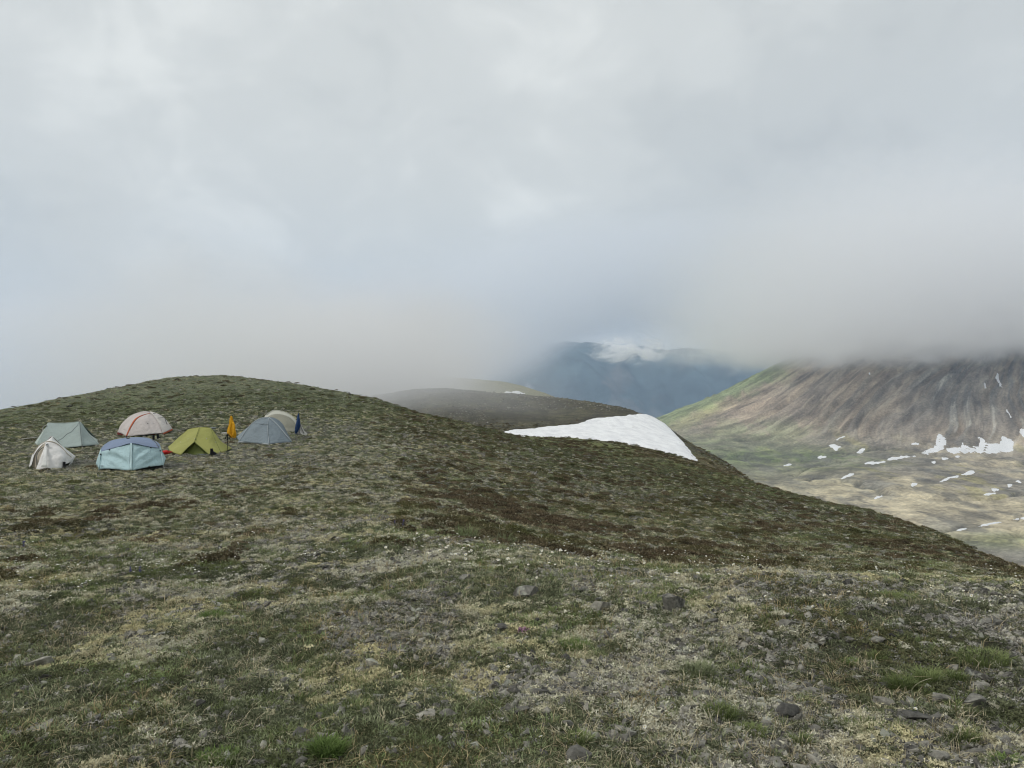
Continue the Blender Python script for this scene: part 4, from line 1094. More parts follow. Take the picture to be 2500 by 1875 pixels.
def snow_patch(name, outline, hfun, y0, y1, thick, label, group=None, rough=0.0, ncell=16, kind=None, seed=0):
    """outline in photograph bearings and drops; each corner is set down on the slope, the patch gets its own thickness"""
    pts = []
    k = len(outline)
    for i in range(k):
        a = np.array(outline[i], float); b = np.array(outline[(i + 1) % k], float)
        d = np.linalg.norm(b - a); n = max(2, int(d / 2.5))
        for t in np.arange(n) / n:
            q = a + (b - a) * t
            nrm = np.array([-(b - a)[1], (b - a)[0]]) / (d + 1e-6)
            q = q + nrm * (float(fbm([q[0] * .22], [q[1] * .22 + seed], 3, 5 + seed)[0]) - 0.5) * rough
            h_ = hit(q[0], q[1], hfun, y0, y1)
            if not pts or math.hypot(h_[0] - pts[-1][0], h_[1] - pts[-1][1]) > 1e-3 * h_[1]:
                pts.append((h_[0], h_[1]))
    P = np.array(pts)
    x0, yy0 = P.min(0); x1, yy1 = P.max(0)
    gx, gy = np.meshgrid(np.linspace(x0, x1, ncell * 2), np.linspace(yy0, yy1, ncell * 2))
    G = np.stack([gx.ravel(), gy.ravel()], 1)
    def dist_in(Q):
        a = P; b = np.roll(P, -1, 0)
        ab = b - a
        t = np.clip(((Q[:, None, :] - a) * ab).sum(2) / ((ab ** 2).sum(1) + 1e-9), 0, 1)
        d = np.linalg.norm(Q[:, None, :] - (a + t[..., None] * ab), axis=2).min(1)
        c = ((a[:, 1] > Q[:, None, 1]) != (b[:, 1] > Q[:, None, 1])) & (Q[:, None, 0] < (b[:, 0] - a[:, 0]) * (Q[:, None, 1] - a[:, 1]) / (b[:, 1] - a[:, 1] + 1e-12) + a[:, 0])
        return d, (c.sum(1) % 2) == 1
    d, ins = dist_in(G)
    cell = max((x1 - x0), (yy1 - yy0)) / (ncell * 2)
    G = G[ins & (d > cell * 0.35)]
    allp = [Vector(p) for p in P] + [Vector(g) for g in G]
    nb = len(P)
    try:
        vs2, es, fs, *_ = delaunay_2d_cdt(allp, [(i, (i + 1) % nb) for i in range(nb)], [list(range(nb))], 1, 1e-6)
    except Exception:
        return None
    V2 = np.array([(v.x, v.y) for v in vs2])
    d, ins = dist_in(V2)
    z = hfun(V2[:, 0], V2[:, 1])
    edge = d < 1e-4 * yy1
    lift = np.where(edge, -0.15 * thick, thick * (0.35 + 0.65 * np.clip(d / (thick * 3.0), 0, 1) ** 0.6))
    V = np.stack([V2[:, 0], V2[:, 1], z + lift], 1)
    me = mesh_from(name, V, [tuple(f) for f in fs], M_SNOW)
    for p in me.polygons:
        pass
    o = link(name, me)
    # make sure it faces up
    if len(me.polygons) and sum(p.normal.z for p in me.polygons) < 0:
        me.flip_normals()
    prop(o, label, 'snow patch', group, kind)
    return o

snow_patch('snowfield', [(1222, 1057), (1250, 1050), (1300, 1047), (1352, 1040), (1400, 1037), (1430, 1028), (1448, 1021), (1480, 1018), (1520, 1016), (1565, 1009),
                         (1590, 1014), (1620, 1030), (1650, 1060), (1680, 1092), (1708, 1129), (1690, 1124), (1640, 1110), (1580, 1094), (1520, 1082), (1450, 1074), (1380, 1069), (1300, 1066), (1250, 1063)],
           H, 78, 175, 0.22, 'big wedge-shaped white snowfield lying across the saddle below the dark knoll', rough=6, ncell=30)
snow_patch('snow_patch', [(1224, 960), (1236, 955), (1246, 957), (1256, 955), (1286, 961), (1270, 965), (1240, 964)], H, 335, 450, 0.6,
           'small snow patch on the pale ridge behind the dark knoll', rough=2, ncell=6)

def c5(*pts):
    return [(1600 + x / 2.458, 780 + y / 2.458) for x, y in pts]
SP = [
 ('tall crooked snow patch with a bare hole, at the foot of the grey mountain face', c5((1588, 805), (1620, 785), (1665, 768), (1685, 745), (1684, 700), (1700, 684), (1722, 690), (1748, 715), (1745, 750), (1730, 778), (1700, 790), (1660, 806), (1640, 812))),
 ('broad ragged snow patch along the foot of the grey mountain face', c5((1742, 770), (1770, 772), (1830, 762), (1840, 730), (1870, 755), (1905, 770), (1898, 735), (1935, 760), (1945, 735), (1932, 692), (1975, 720), (2010, 742), (2060, 740), (2080, 690), (2110, 705), (2150, 730), (2150, 800), (2080, 798), (2000, 806), (1900, 800), (1800, 808), (1755, 795))),
 ('long thin snow strip trailing left from the tall crooked patch', c5((1385, 840), (1420, 825), (1500, 818), (1560, 812), (1565, 820), (1500, 832), (1420, 845), (1392, 850))),
 ('thin snow strip at the left end of the long trail on the bench', c5((1252, 862), (1290, 852), (1385, 850), (1382, 858), (1320, 866), (1256, 868))),
 ('white snow patch with a pointed tail on the green mountain foot', c5((1038, 755), (1070, 745), (1118, 758), (1124, 770), (1095, 776), (1090, 790), (1070, 778))),
 ('narrow slanting snow sliver just above the pointed-tail patch', c5((1084, 722), (1105, 705), (1138, 698), (1135, 706), (1110, 715), (1092, 726))),
 ('oval snow patch right of the pointed-tail patch', c5((1204, 795), (1225, 778), (1258, 772), (1256, 788), (1235, 800), (1212, 803))),
 ('small snow lens on the green foot below the pointed-tail patch', c5((972, 830), (990, 817), (1026, 820), (1024, 828), (990, 834))),
 ('lowest small snow lens on the dark green mountain foot, leftmost of all', c5((760, 878), (785, 866), (824, 864), (820, 872), (790, 880), (765, 882))),
 ('short snow streak on the scree left of the tall crooked patch', c5((1532, 748), (1550, 740), (1584, 742), (1580, 751), (1550, 754))),
 ('slanting pale snow lens alone on the yellow bench', c5((1110, 955), (1150, 930), (1200, 918), (1192, 930), (1150, 946), (1118, 957))),
 ('snow strip running up right across the middle bench', c5((1702, 975), (1740, 950), (1790, 938), (1820, 935), (1820, 944), (1770, 955), (1725, 975))),
 ('snow strip just above right of the middle bench strip', c5((1832, 928), (1870, 912), (1918, 905), (1920, 916), (1890, 930), (1850, 934))),
 ('round snow patch in the hollow of the middle bench', c5((1528, 990), (1545, 978), (1575, 980), (1572, 994), (1550, 1001), (1532, 999))),
 ('snow patch where the stream cut bends on the right bench', c5((2015, 1014), (2060, 1014), (2062, 1022), (2040, 1031), (2022, 1024))),
 ('thin snow strip in the stream cut below the right bench', c5((1968, 1050), (2000, 1043), (2045, 1040), (2040, 1047), (1990, 1055), (1970, 1056))),
 ('hooked snow patch at the upper end of the stream cut', c5((2112, 990), (2130, 984), (2148, 988), (2140, 1000), (2120, 1008))),
 ('bright snow patch at the right border of the photo on the bench', c5((2160, 968), (2190, 966), (2200, 978), (2192, 986), (2178, 975))),
 ('small snow patch just under the broad ragged patch, left one', c5((1715, 832), (1735, 826), (1760, 832), (1755, 840), (1728, 842))),
 ('small snow patch just under the broad ragged patch, right one', c5((1796, 818), (1815, 814), (1836, 820), (1820, 828), (1800, 826))),
 ('tiny snow patch left of the two small ones under the ragged patch', c5((1655, 855), (1670, 850), (1686, 854), (1680, 862), (1662, 862))),
 ('steep narrow snow gully high on the right of the mountain face', c5((2040, 345), (2050, 310), (2060, 335), (2070, 375), (2084, 405), (2072, 408), (2055, 370))),
 ('thin snow thread in the gully left of the steep narrow gully', c5((1972, 385), (1977, 377), (1982, 395), (1988, 415), (1979, 414))),
 ('thin broken snow thread lower down the right-hand gully', c5((2104, 540), (2112, 536), (2125, 560), (2138, 590), (2130, 588), (2114, 562))),
 ('snow wedge cut by the right border of the photo above the ragged patch', c5((2186, 660), (2200, 652), (2230, 660), (2230, 706), (2205, 704), (2190, 685))),
 ('small snow triangle just under the cloud in the middle of the face', c5((1280, 318), (1290, 312), (1300, 322), (1290, 334), (1282, 332))),
 ('long snow strip above the green slope at the lower right', c5((1930, 1242), (1980, 1225), (2050, 1212), (2090, 1210), (2080, 1218), (2000, 1232), (1940, 1246))),
 ('wide snow strip at the right border near the lower right slope', c5((2140, 1200), (2180, 1188), (2230, 1182), (2230, 1194), (2190, 1200), (2150, 1206))),
 ('faint snow strip left of the long strip in the lower right hollow', c5((1798, 1268), (1830, 1255), (1868, 1250), (1862, 1257), (1825, 1268), (1802, 1273))),
 ('tiny snow dots patch in the left gully of the middle bench', c5((1310, 1072), (1335, 1060), (1362, 1057), (1360, 1063), (1335, 1072), (1316, 1078))),
]
for i, (lab, out) in enumerate(SP):
    snow_patch('snow_patch', out, HF, 640, 4500, 1.3, lab, 'snow patches left on the mountain and its benches', rough=6.0, ncell=9, seed=i)
# ================================================================== plants and stones
def plant_material(name, c_lo, c_hi, c_alt=None, trans=0.3, patch=1.2):
    m, nt, b = material(name)
    b.inputs['Roughness'].default_value = 0.85
    b.inputs['Specular IOR Level'].default_value = 0.15
    oi = N(nt, 'ShaderNodeObjectInfo').outputs['Random']
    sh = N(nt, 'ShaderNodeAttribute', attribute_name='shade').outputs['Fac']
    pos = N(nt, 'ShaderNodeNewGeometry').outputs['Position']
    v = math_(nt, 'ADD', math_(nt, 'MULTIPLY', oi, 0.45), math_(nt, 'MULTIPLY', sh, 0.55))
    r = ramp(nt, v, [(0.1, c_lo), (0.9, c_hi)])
    c = r.outputs[0]
    if c_alt is not None:
        n = noise(nt, pos, patch, 4, 0.6)
        f = ramp(nt, n, [(0.46, (0, 0, 0)), (0.62, (1, 1, 1))])
        c = mixc(nt, f.outputs[0], c, mixc(nt, 1.0, c, c_alt, 'MULTIPLY'))
    nt.links.new(c, b.inputs['Base Color'])
    if trans:
        t = N(nt, 'ShaderNodeBsdfTranslucent'); nt.links.new(c, t.inputs['Color'])
        ms = N(nt, 'ShaderNodeMixShader', inp={0: trans})
        nt.links.new(b.outputs[0], ms.inputs[1]); nt.links.new(t.outputs[0], ms.inputs[2])
        nt.links.new(ms.outputs[0], nt.nodes['Material Output'].inputs['Surface'])
    return m

M_GRASS = plant_material('olive_grass', (0.120, 0.142, 0.075), (0.40, 0.435, 0.26), (0.86, 1.0, 0.72))
M_LUSH = plant_material('fresh_grass', (0.070, 0.095, 0.030), (0.25, 0.30, 0.125))
M_DRY = plant_material('dry_grass', (0.24, 0.20, 0.12), (0.66, 0.59, 0.41), (0.8, 0.72, 0.55))
M_LICHEN = plant_material('pale_lichen', (0.36, 0.345, 0.265), (0.90, 0.87, 0.71), (1.0, 0.95, 0.72), 0.15, 0.8)
M_GLICHEN = plant_material('grey_lichen', (0.15, 0.146, 0.132), (0.60, 0.58, 0.525), None, 0.1)
M_MOSS = plant_material('dark_moss', (0.044, 0.052, 0.030), (0.228, 0.250, 0.150), (1.1, 1.03, 0.88), 0.15)
M_HEATH = plant_material('brown_heather', (0.045, 0.036, 0.024), (0.22, 0.172, 0.105), (0.85, 1.1, 0.75), 0.1, 0.3)

def stone_material(name, lo, hi):
    m, nt, b = material(name)
    tcn = N(nt, 'ShaderNodeTexCoord').outputs['Object']
    geo = N(nt, 'ShaderNodeNewGeometry')
    oi = N(nt, 'ShaderNodeObjectInfo').outputs['Random']
    n1 = noise(nt, geo.outputs['Position'], 22.0, 8, 0.72)
    n2 = noise(nt, geo.outputs['Position'], 7.0, 5, 0.6)
    r = ramp(nt, n1, [(0.3, lo), (0.7, hi)])
    c = mixc(nt, 1.0, r.outputs[0], ramp(nt, oi, [(0, (0.35, 0.35, 0.36)), (0.6, (0.85, 0.84, 0.82)), (1, (1.45, 1.42, 1.34))]).outputs[0], 'MULTIPLY')
    # blotches of crustose lichen: pale green grey and near black
    f = ramp(nt, n2, [(0.56, (0, 0, 0)), (0.62, (1, 1, 1))])
    c = mixc(nt, math_(nt, 'MULTIPLY', f.outputs[0], 0.7), c, (0.36, 0.37, 0.31))
    f2 = ramp(nt, n2, [(0.34, (1, 1, 1)), (0.40, (0, 0, 0))])
    c = mixc(nt, math_(nt, 'MULTIPLY', f2.outputs[0], 0.7), c, (0.018, 0.018, 0.02))
    nt.links.new(c, b.inputs['Base Color'])
    bump = N(nt, 'ShaderNodeBump', inp={'Strength': 0.8, 'Distance': 0.012})
    nt.links.new(n1, bump.inputs['Height']); nt.links.new(bump.outputs[0], b.inputs['Normal'])
    return m
M_STONE = stone_material('weathered_stone', (0.085, 0.084, 0.078), (0.33, 0.32, 0.285))

def tris_mesh(name, V, shade, mat, smooth=False):
    V = np.asarray(V, float).reshape(-1, 3)
    Fc = np.arange(len(V)).reshape(-1, 3)
    return mesh_from(name, V, Fc, mat, smooth, {'shade': np.asarray(shade, float)})

def blade_tris(p, d, L, w, bend, rg):
    """curved tapering blade: 3 triangles"""
    side = np.cross(d, [0, 0, 1.0]); side /= (np.linalg.norm(side) + 1e-9); side = side * w
    out = np.array([d[0], d[1], 0]); out /= (np.linalg.norm(out) + 1e-9)
    m = p + d * L * 0.55
    t = p + d * L * 0.9 + out * bend * L - np.array([0, 0, bend * L * 0.35])
    return [p - side, p + side, m + side * .8, p - side, m + side * .8, m - side * .8, m - side * .8, m + side * .8, t]

def grass_mesh(name, n, H0, spread, w, mat, seed, splay=0.6, curl=0.3):
    rg = np.random.default_rng(seed); V = []; S = []
    for _ in range(n):
        a = rg.random() * 2 * math.pi; q = spread * math.sqrt(rg.random())
        p = np.array([q * math.cos(a), q * math.sin(a), -0.01])
        a2 = a + rg.normal() * 0.8
        tilt = abs(rg.normal()) * splay * 0.6 + 0.15 * q / spread
        d = np.array([math.sin(tilt) * math.cos(a2), math.sin(tilt) * math.sin(a2), math.cos(tilt)])
        V += blade_tris(p, d, H0 * (0.55 + 0.6 * rg.random()), w * (0.7 + 0.6 * rg.random()), curl * rg.random(), rg)
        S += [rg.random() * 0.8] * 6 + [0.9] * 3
    return tris_mesh(name, V, S, mat)

def tuftlet_mesh(name, n, R, hgt, size, mat, seed, fork=2):
    """low branching cushion: small forked flakes through a flattened dome"""
    rg = np.random.default_rng(seed); V = []; S = []
    for _ in range(n):
        a = rg.random() * 2 * math.pi; q = math.sqrt(rg.random())
        top = math.sqrt(max(0, 1 - q * q)) * hgt
        z = top * (0.35 + 0.65 * rg.random())
        p = np.array([R * q * math.cos(a), R * q * math.sin(a), z])
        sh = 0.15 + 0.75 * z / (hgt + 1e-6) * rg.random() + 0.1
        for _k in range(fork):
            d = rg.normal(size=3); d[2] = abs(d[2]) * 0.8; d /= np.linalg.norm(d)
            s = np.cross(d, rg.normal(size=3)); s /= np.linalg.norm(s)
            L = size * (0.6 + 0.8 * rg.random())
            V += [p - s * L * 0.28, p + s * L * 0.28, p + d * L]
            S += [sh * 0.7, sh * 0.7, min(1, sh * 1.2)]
    return tris_mesh(name, V, S, mat)

def rock_mesh(name, seed, sub=3, flat=0.6, planes=11, mat=None):
    import bmesh
    rg = np.random.default_rng(seed)
    bm = bmesh.new(); bmesh.ops.create_icosphere(bm, subdivisions=sub, radius=1.0)
    V = np.array([v.co for v in bm.verts])
    sc = np.array([1.0, 0.62 + 0.35 * rg.random(), flat * (0.75 + 0.5 * rg.random())])
    for _ in range(planes):
        nrm = rg.normal(size=3); nrm /= np.linalg.norm(nrm)
        d = 0.34 + 0.42 * rg.random()
        k = np.maximum(V @ nrm - d, 0)
        V = V - k[:, None] * nrm * 0.97
    V = V + (fbm(V[:, 0] * 3 + seed, V[:, 1] * 3 + V[:, 2] * 2.3, 3, seed)[:, None] - 0.5) * 0.10 * V
    V = V * sc
    for v, c in zip(bm.verts, V):
        v.co = c
    me = bpy.data.meshes.new(name); bm.to_mesh(me); bm.free()
    me.materials.append(mat or M_STONE)
    return me

def variants(tag, meshes):
    c = bpy.data.collections.new(tag)           # not linked to the scene: only a palette for the ground cover
    for m in meshes:
        c.objects.link(bpy.data.objects.new(m.name, m))
    return c

_groups = {}
def scatter_group(c):
    ng = bpy.data.node_groups.new('cover_' + c.name, 'GeometryNodeTree')
    ng.interface.new_socket('Geometry', in_out='INPUT', socket_type='NodeSocketGeometry')
    ng.interface.new_socket('Geometry', in_out='OUTPUT', socket_type='NodeSocketGeometry')
    gi = ng.nodes.new('NodeGroupInput'); go = ng.nodes.new('NodeGroupOutput')
    m2p = ng.nodes.new('GeometryNodeMeshToPoints')
    ip = ng.nodes.new('GeometryNodeInstanceOnPoints')
    ci = ng.nodes.new('GeometryNodeCollectionInfo')
    ci.inputs['Collection'].default_value = c
    ci.inputs['Separate Children'].default_value = True
    ci.inputs['Reset Children'].default_value = True
    ip.inputs['Pick Instance'].default_value = True
    L = ng.links
    L.new(gi.outputs[0], m2p.inputs['Mesh'])
    L.new(m2p.outputs[0], ip.inputs['Points'])
    L.new(ci.outputs[0], ip.inputs['Instance'])
    for nm, ty, sock in (('idx', 'INT', 'Instance Index'), ('rot', 'FLOAT_VECTOR', 'Rotation'), ('scl', 'FLOAT_VECTOR', 'Scale')):
        a = ng.nodes.new('GeometryNodeInputNamedAttribute'); a.data_type = ty
        a.inputs['Name'].default_value = nm
        out = [o for o in a.outputs if o.enabled][0]
        L.new(out, ip.inputs[sock])
    L.new(ip.outputs[0], go.inputs[0])
    return ng

def scatter(name, label, P, rot, scl, nvar, coll):
    me = bpy.data.meshes.new(name)
    me.vertices.add(len(P)); me.vertices.foreach_set('co', np.asarray(P, np.float32).ravel())
    a = me.attributes.new('rot', 'FLOAT_VECTOR', 'POINT'); a.data.foreach_set('vector', np.asarray(rot, np.float32).ravel())
    a = me.attributes.new('scl', 'FLOAT_VECTOR', 'POINT'); a.data.foreach_set('vector', np.asarray(scl, np.float32).ravel())
    a = me.attributes.new('idx', 'INT', 'POINT'); a.data.foreach_set('value', RNG.integers(0, nvar, len(P)).astype(np.int32))
    o = link(name, me)
    prop(o, label=label, kind='stuff')
    md = o.modifiers.new('cover', 'NODES'); md.node_group = scatter_group(coll)
    return o

def sample(n, r0, r1, power, keep, half=0.74):
    """points over the fan in front of the camera; density falls with distance**power; keep(x, y, r) -> 0..1"""
    k = int(n)
    e = 2 - power
    u = RNG.random(k)
    r = (r0 ** e + u * (r1 ** e - r0 ** e)) ** (1 / e) if abs(e) > 1e-6 else r0 * (r1 / r0) ** u
    t = (RNG.random(k) * 2 - 1) * half
    x = r * np.sin(t); y = r * np.cos(t)
    p = keep(x, y, r) * sstep(r1, r1 * 0.62, r)
    s = RNG.random(k) < p
    x, y, r = x[s], y[s], r[s]
    z = H(x, y)
    px, row = scr(x, y, z)
    # leave out what the ridge hides from every reasonable standpoint
    return x, y, z, r

SNOW_OUT = np.array([(1222, 1057), (1300, 1047), (1448, 1021), (1565, 1009), (1620, 1030), (1708, 1129), (1580, 1094), (1450, 1074), (1300, 1066)], float)
TENTS = []
for o in scene.objects:
    if o.type == 'EMPTY' and o.name.startswith('tent'):
        TENTS.append((o.location.x, o.location.y))
def off_tents(x, y, r):
    k = np.ones(len(x))
    for (tx, ty) in TENTS:
        k *= np.where(((x - tx) / 1.25) ** 2 + ((y - ty - 1.2) / 1.35) ** 2 < 1, 0.0, 1.0)
    return k

def camp(x, y, r):
    return 1 - 0.85 * np.exp(-((np.abs((x + 11) / 13.0)) ** 3 + (np.abs(y - 30) / 9.0) ** 3))

def field(x, y, s, seed, a, b, oct_=4):
    return sstep(a, b, fbm(x * s, y * s, oct_, seed, 0.55))

def spread(name, label, pts, coll, nvar, s0, s1, tilt=0.15, grow=0.0, sink=0.0, flat=(1, 1)):
    x, y, z, r = pts
    n = len(x)
    sc = (s0 + (s1 - s0) * RNG.random(n) ** 1.6) * (1 + grow * np.maximum(r - 4, 0))
    rot = np.stack([RNG.normal(size=n) * tilt, RNG.normal(size=n) * tilt, RNG.random(n) * 6.283], 1)
    S = np.stack([sc, sc, sc * (flat[0] + (flat[1] - flat[0]) * RNG.random(n))], 1)
    return scatter(name, label, np.stack([x, y, z - sink * sc], 1), rot, S, nvar, coll)

# fields shared by the layers
def f_bare(x, y):
    reg = sstep(0.05, 0.32, x / np.maximum(y, 1)) * sstep(6.8, 5.6, y) * 0.75
    return np.maximum(field(x, y, 1.2, 101, 0.52, 0.60), reg * field(x, y, 1.5, 102, 0.40, 0.52))
def f_lich(x, y):
    r = np.hypot(x, y)
    w = sstep(8, 14, r)
    n = field(x, y, 1.2, 111, 0.46, 0.58) * (0.2 + 0.8 * field(x, y, 5.0, 117, 0.42, 0.56))
    return (n * (1 - w) + w * (0.12 + 0.4 * field(x, y, 2.5, 118, 0.4, 0.62))) * (1 - 0.8 * brown_zone(x, y, r) * w)
def f_green(x, y):  return field(x, y, 0.55, 121, 0.44, 0.56)
def brown_zone(x, y, r):
    z = near_smooth(x, y); px, row = scr(x, y, z)
    return sstep(850, 1150, px - (row - 1100) * 0.4) * sstep(8.5, 10.5, r)

C_grass = variants('grass_kinds', [grass_mesh('grass', 16, 0.055, 0.035, 0.0016, M_GRASS, s, 0.9, 0.5) for s in range(6)])
C_lush = variants('lush_kinds', [grass_mesh('lush_grass', 26, 0.075, 0.045, 0.002, M_LUSH, 20 + s, 0.7, 0.4) for s in range(4)])
C_dry = variants('dry_kinds', [grass_mesh('dry_grass', 9, 0.075, 0.03, 0.0014, M_DRY, 40 + s, 1.5, 0.9) for s in range(6)])
C_lich = variants('lichen_kinds', [tuftlet_mesh('lichen', 42, 0.035, 0.022, 0.011, M_LICHEN, 60 + s) for s in range(6)])
C_glich = variants('grey_lichen_kinds', [tuftlet_mesh('grey_lichen', 36, 0.035, 0.018, 0.012, M_GLICHEN, 80 + s) for s in range(5)])
C_moss = variants('moss_kinds', [tuftlet_mesh('moss', 46, 0.045, 0.022, 0.010, M_MOSS, 100 + s) for s in range(6)])
C_heath = variants('heather_kinds', [tuftlet_mesh('heather', 170, 0.20, 0.10, 0.035, M_HEATH, 120 + s) for s in range(6)])
C_tuss = variants('tussock_kinds', [grass_mesh('tussock', 60, 0.15, 0.13, 0.004, M_DRY, 140 + s, 1.4, 0.8) for s in range(4)])
C_gtuss = variants('green_tussock_kinds', [grass_mesh('green_tussock', 60, 0.12, 0.13, 0.004, M_GRASS, 150 + s, 1.3, 0.6) for s in range(4)])
C_stone = variants('stone_kinds', [rock_mesh('gravel', 160 + s, 1, 0.5, 7) for s in range(8)])

K = 1.0
spread('grass', 'short olive grass growing through the lichen and stones', sample(200000 * K, 2.0, 75, 1.5, lambda x, y, r: off_tents(x, y, r) * (0.3 + 0.7 * camp(x, y, r)) * (0.22 + 0.78 * f_green(x, y)) * (1 - 0.75 * f_bare(x, y))), C_grass, 6, 0.5, 1.25, grow=0.045)
spread('fresh_grass', 'patches of fresher green grass in the foreground', sample(60000 * K, 2.0, 16, 1.3, lambda x, y, r: field(x, y, 0.8, 131, 0.60, 0.68) * field(x, y, 3.5, 133, 0.42, 0.55)), C_lush, 4, 0.45, 0.95, grow=0.045)
spread('dry_grass', 'bleached dry grass blades lying among the living ones', sample(70000 * K, 2.0, 40, 1.5, lambda x, y, r: off_tents(x, y, r) * (0.2 + 0.6 * field(x, y, 1.1, 141, 0.42, 0.58))), C_dry, 6, 0.5, 1.4, grow=0.045)
spread('pale_lichen', 'cream coloured reindeer lichen in patches on the ground', sample(260000 * K, 2.0, 60, 1.5, lambda x, y, r: off_tents(x, y, r) * (0.35 + 0.65 * camp(x, y, r)) * (0.03 + 0.97 * f_lich(x, y))), C_lich, 6, 0.4, 1.35, grow=0.045)
spread('grey_lichen', 'grey crumbly lichen and dead twigs on the bare patches', sample(140000 * K, 2.0, 60, 1.5, lambda x, y, r: 0.2 + 0.8 * f_bare(x, y)), C_glich, 5, 0.4, 1.2, grow=0.045)
spread('moss', 'dark green and brown moss cushions between the stones', sample(200000 * K, 2.0, 75, 1.5, lambda x, y, r: off_tents(x, y, r) * (0.2 + 0.8 * camp(x, y, r)) * (0.18 + 0.45 * (1 - f_lich(x, y))) * (1 - 0.7 * f_bare(x, y) * (r < 12))), C_moss, 6, 0.5, 1.5, grow=0.045)
spread('heather', 'dark brown heather and dwarf shrub mats on the slope', sample(110000 * K, 8.5, 130, 1.25, lambda x, y, r: camp(x, y, r) * off_tents(x, y, r) * (brown_zone(x, y, r) * (0.06 + 0.94 * field(x, y, 0.6, 151, 0.46, 0.56)) * 0.8 + 0.14 * field(x, y, 0.9, 153, 0.48, 0.62))), C_heath, 6, 0.25, 0.95, grow=0.008, flat=(0.5, 1.2))
spread('dry_tussocks', 'straw coloured grass tussocks dotted over the slopes', sample(110000 * K, 8.5, 130, 1.25, lambda x, y, r: camp(x, y, r) * off_tents(x, y, r) * (0.15 + 0.38 * field(x, y, 1.4, 161, 0.42, 0.64))), C_tuss, 4, 0.15, 0.55, grow=0.008, flat=(0.4, 0.9))
spread('green_tussocks', 'olive grass tussocks dotted over the slopes', sample(100000 * K, 8.5, 130, 1.25, lambda x, y, r: camp(x, y, r) * off_tents(x, y, r) * (0.14 + 0.7 * field(x, y, 0.9, 171, 0.40, 0.66))), C_gtuss, 4, 0.15, 0.55, grow=0.008, flat=(0.4, 0.9))
spread('gravel', 'small dark grey stones and grit on the ground', sample(120000 * K, 2.0, 45, 1.6, lambda x, y, r: 0.16 + 0.86 * np.maximum(f_bare(x, y), 0)), C_stone, 8, 0.008, 0.052, 0.5, 0.01, -0.15)
def sad_out(x, y, r):
    z = near_smooth(x, y); px, row = scr(x, y, z)
    return 1.0 - ((r > 72) & (r < 190) & (px > 1190) & (px < 1730) & (row > 1000) & (row < 1135)) * 1.0
spread('scree', 'dark stones strewn over the hillside and the knoll', sample(60000 * K, 18, 330, 1.1, lambda x, y, r: off_tents(x, y, r) * sad_out(x, y, r) * (0.12 + 0.8 * sstep(90, 110, r))), C_stone, 8, 0.04, 0.20, 0.4, 0.006, 0.1)

spread('boulders', 'bigger dark stones breaking the surface of the knoll and the skyline', sample(16000, 60, 330, 0.9, lambda x, y, r: off_tents(x, y, r) * sad_out(x, y, r) * (0.03 + 0.97 * sstep(92, 105, r) * (0.2 + 0.8 * field(x, y, .08, 211, .45, .6)))), C_stone, 8, 0.12, 0.5, 0.4, 0.0, 0.15)
# ================================================================== stones, tufts and flowers one can point to
ROCKV = [rock_mesh('rock', 300 + s, 4, (0.62, 0.45, 0.75, 0.4)[s % 4], 12 + s % 5) for s in range(14)]
SLABV = [rock_mesh('rock', 340 + s, 3, 0.28, 9) for s in range(5)]
GR = 'stones lying in the lichen of the foreground'

def put_rock(px, row, w, h, label=None, seed=0, slab=False, group=GR, sink=0.27):
    """row is where the stone's middle shows"""
    x, y, z = hit(px, row + h * 0.30)
    r = math.hypot(x, y)
    me = (SLABV if slab else ROCKV)[seed % (len(SLABV) if slab else len(ROCKV))]
    half = w / F * y / 2
    hh = max(h / F * y / 2, half * 0.28)
    xs = [v.co for v in me.vertices]
    ex = max(max(abs(v.x) for v in xs), .1); ez = max(max(abs(v.z) for v in xs), .05)
    o = link('rock', me)
    rg = random.Random(seed * 7 + int(px))
    o.rotation_euler = (rg.uniform(-.25, .25), rg.uniform(-.2, .2), rg.uniform(-.5, .5) + (math.pi if rg.random() < .5 else 0))
    o.scale = (half / ex * 1.08, half / ex * rg.uniform(.8, 1.15), hh / ez * rg.uniform(.8, 1.05))
    o.location = (x, y + half * .3, hz(x, y + half * .3) + hh * (1 - 2 * sink) * 0.8)
    prop(o, label, 'rock', group)
    return o

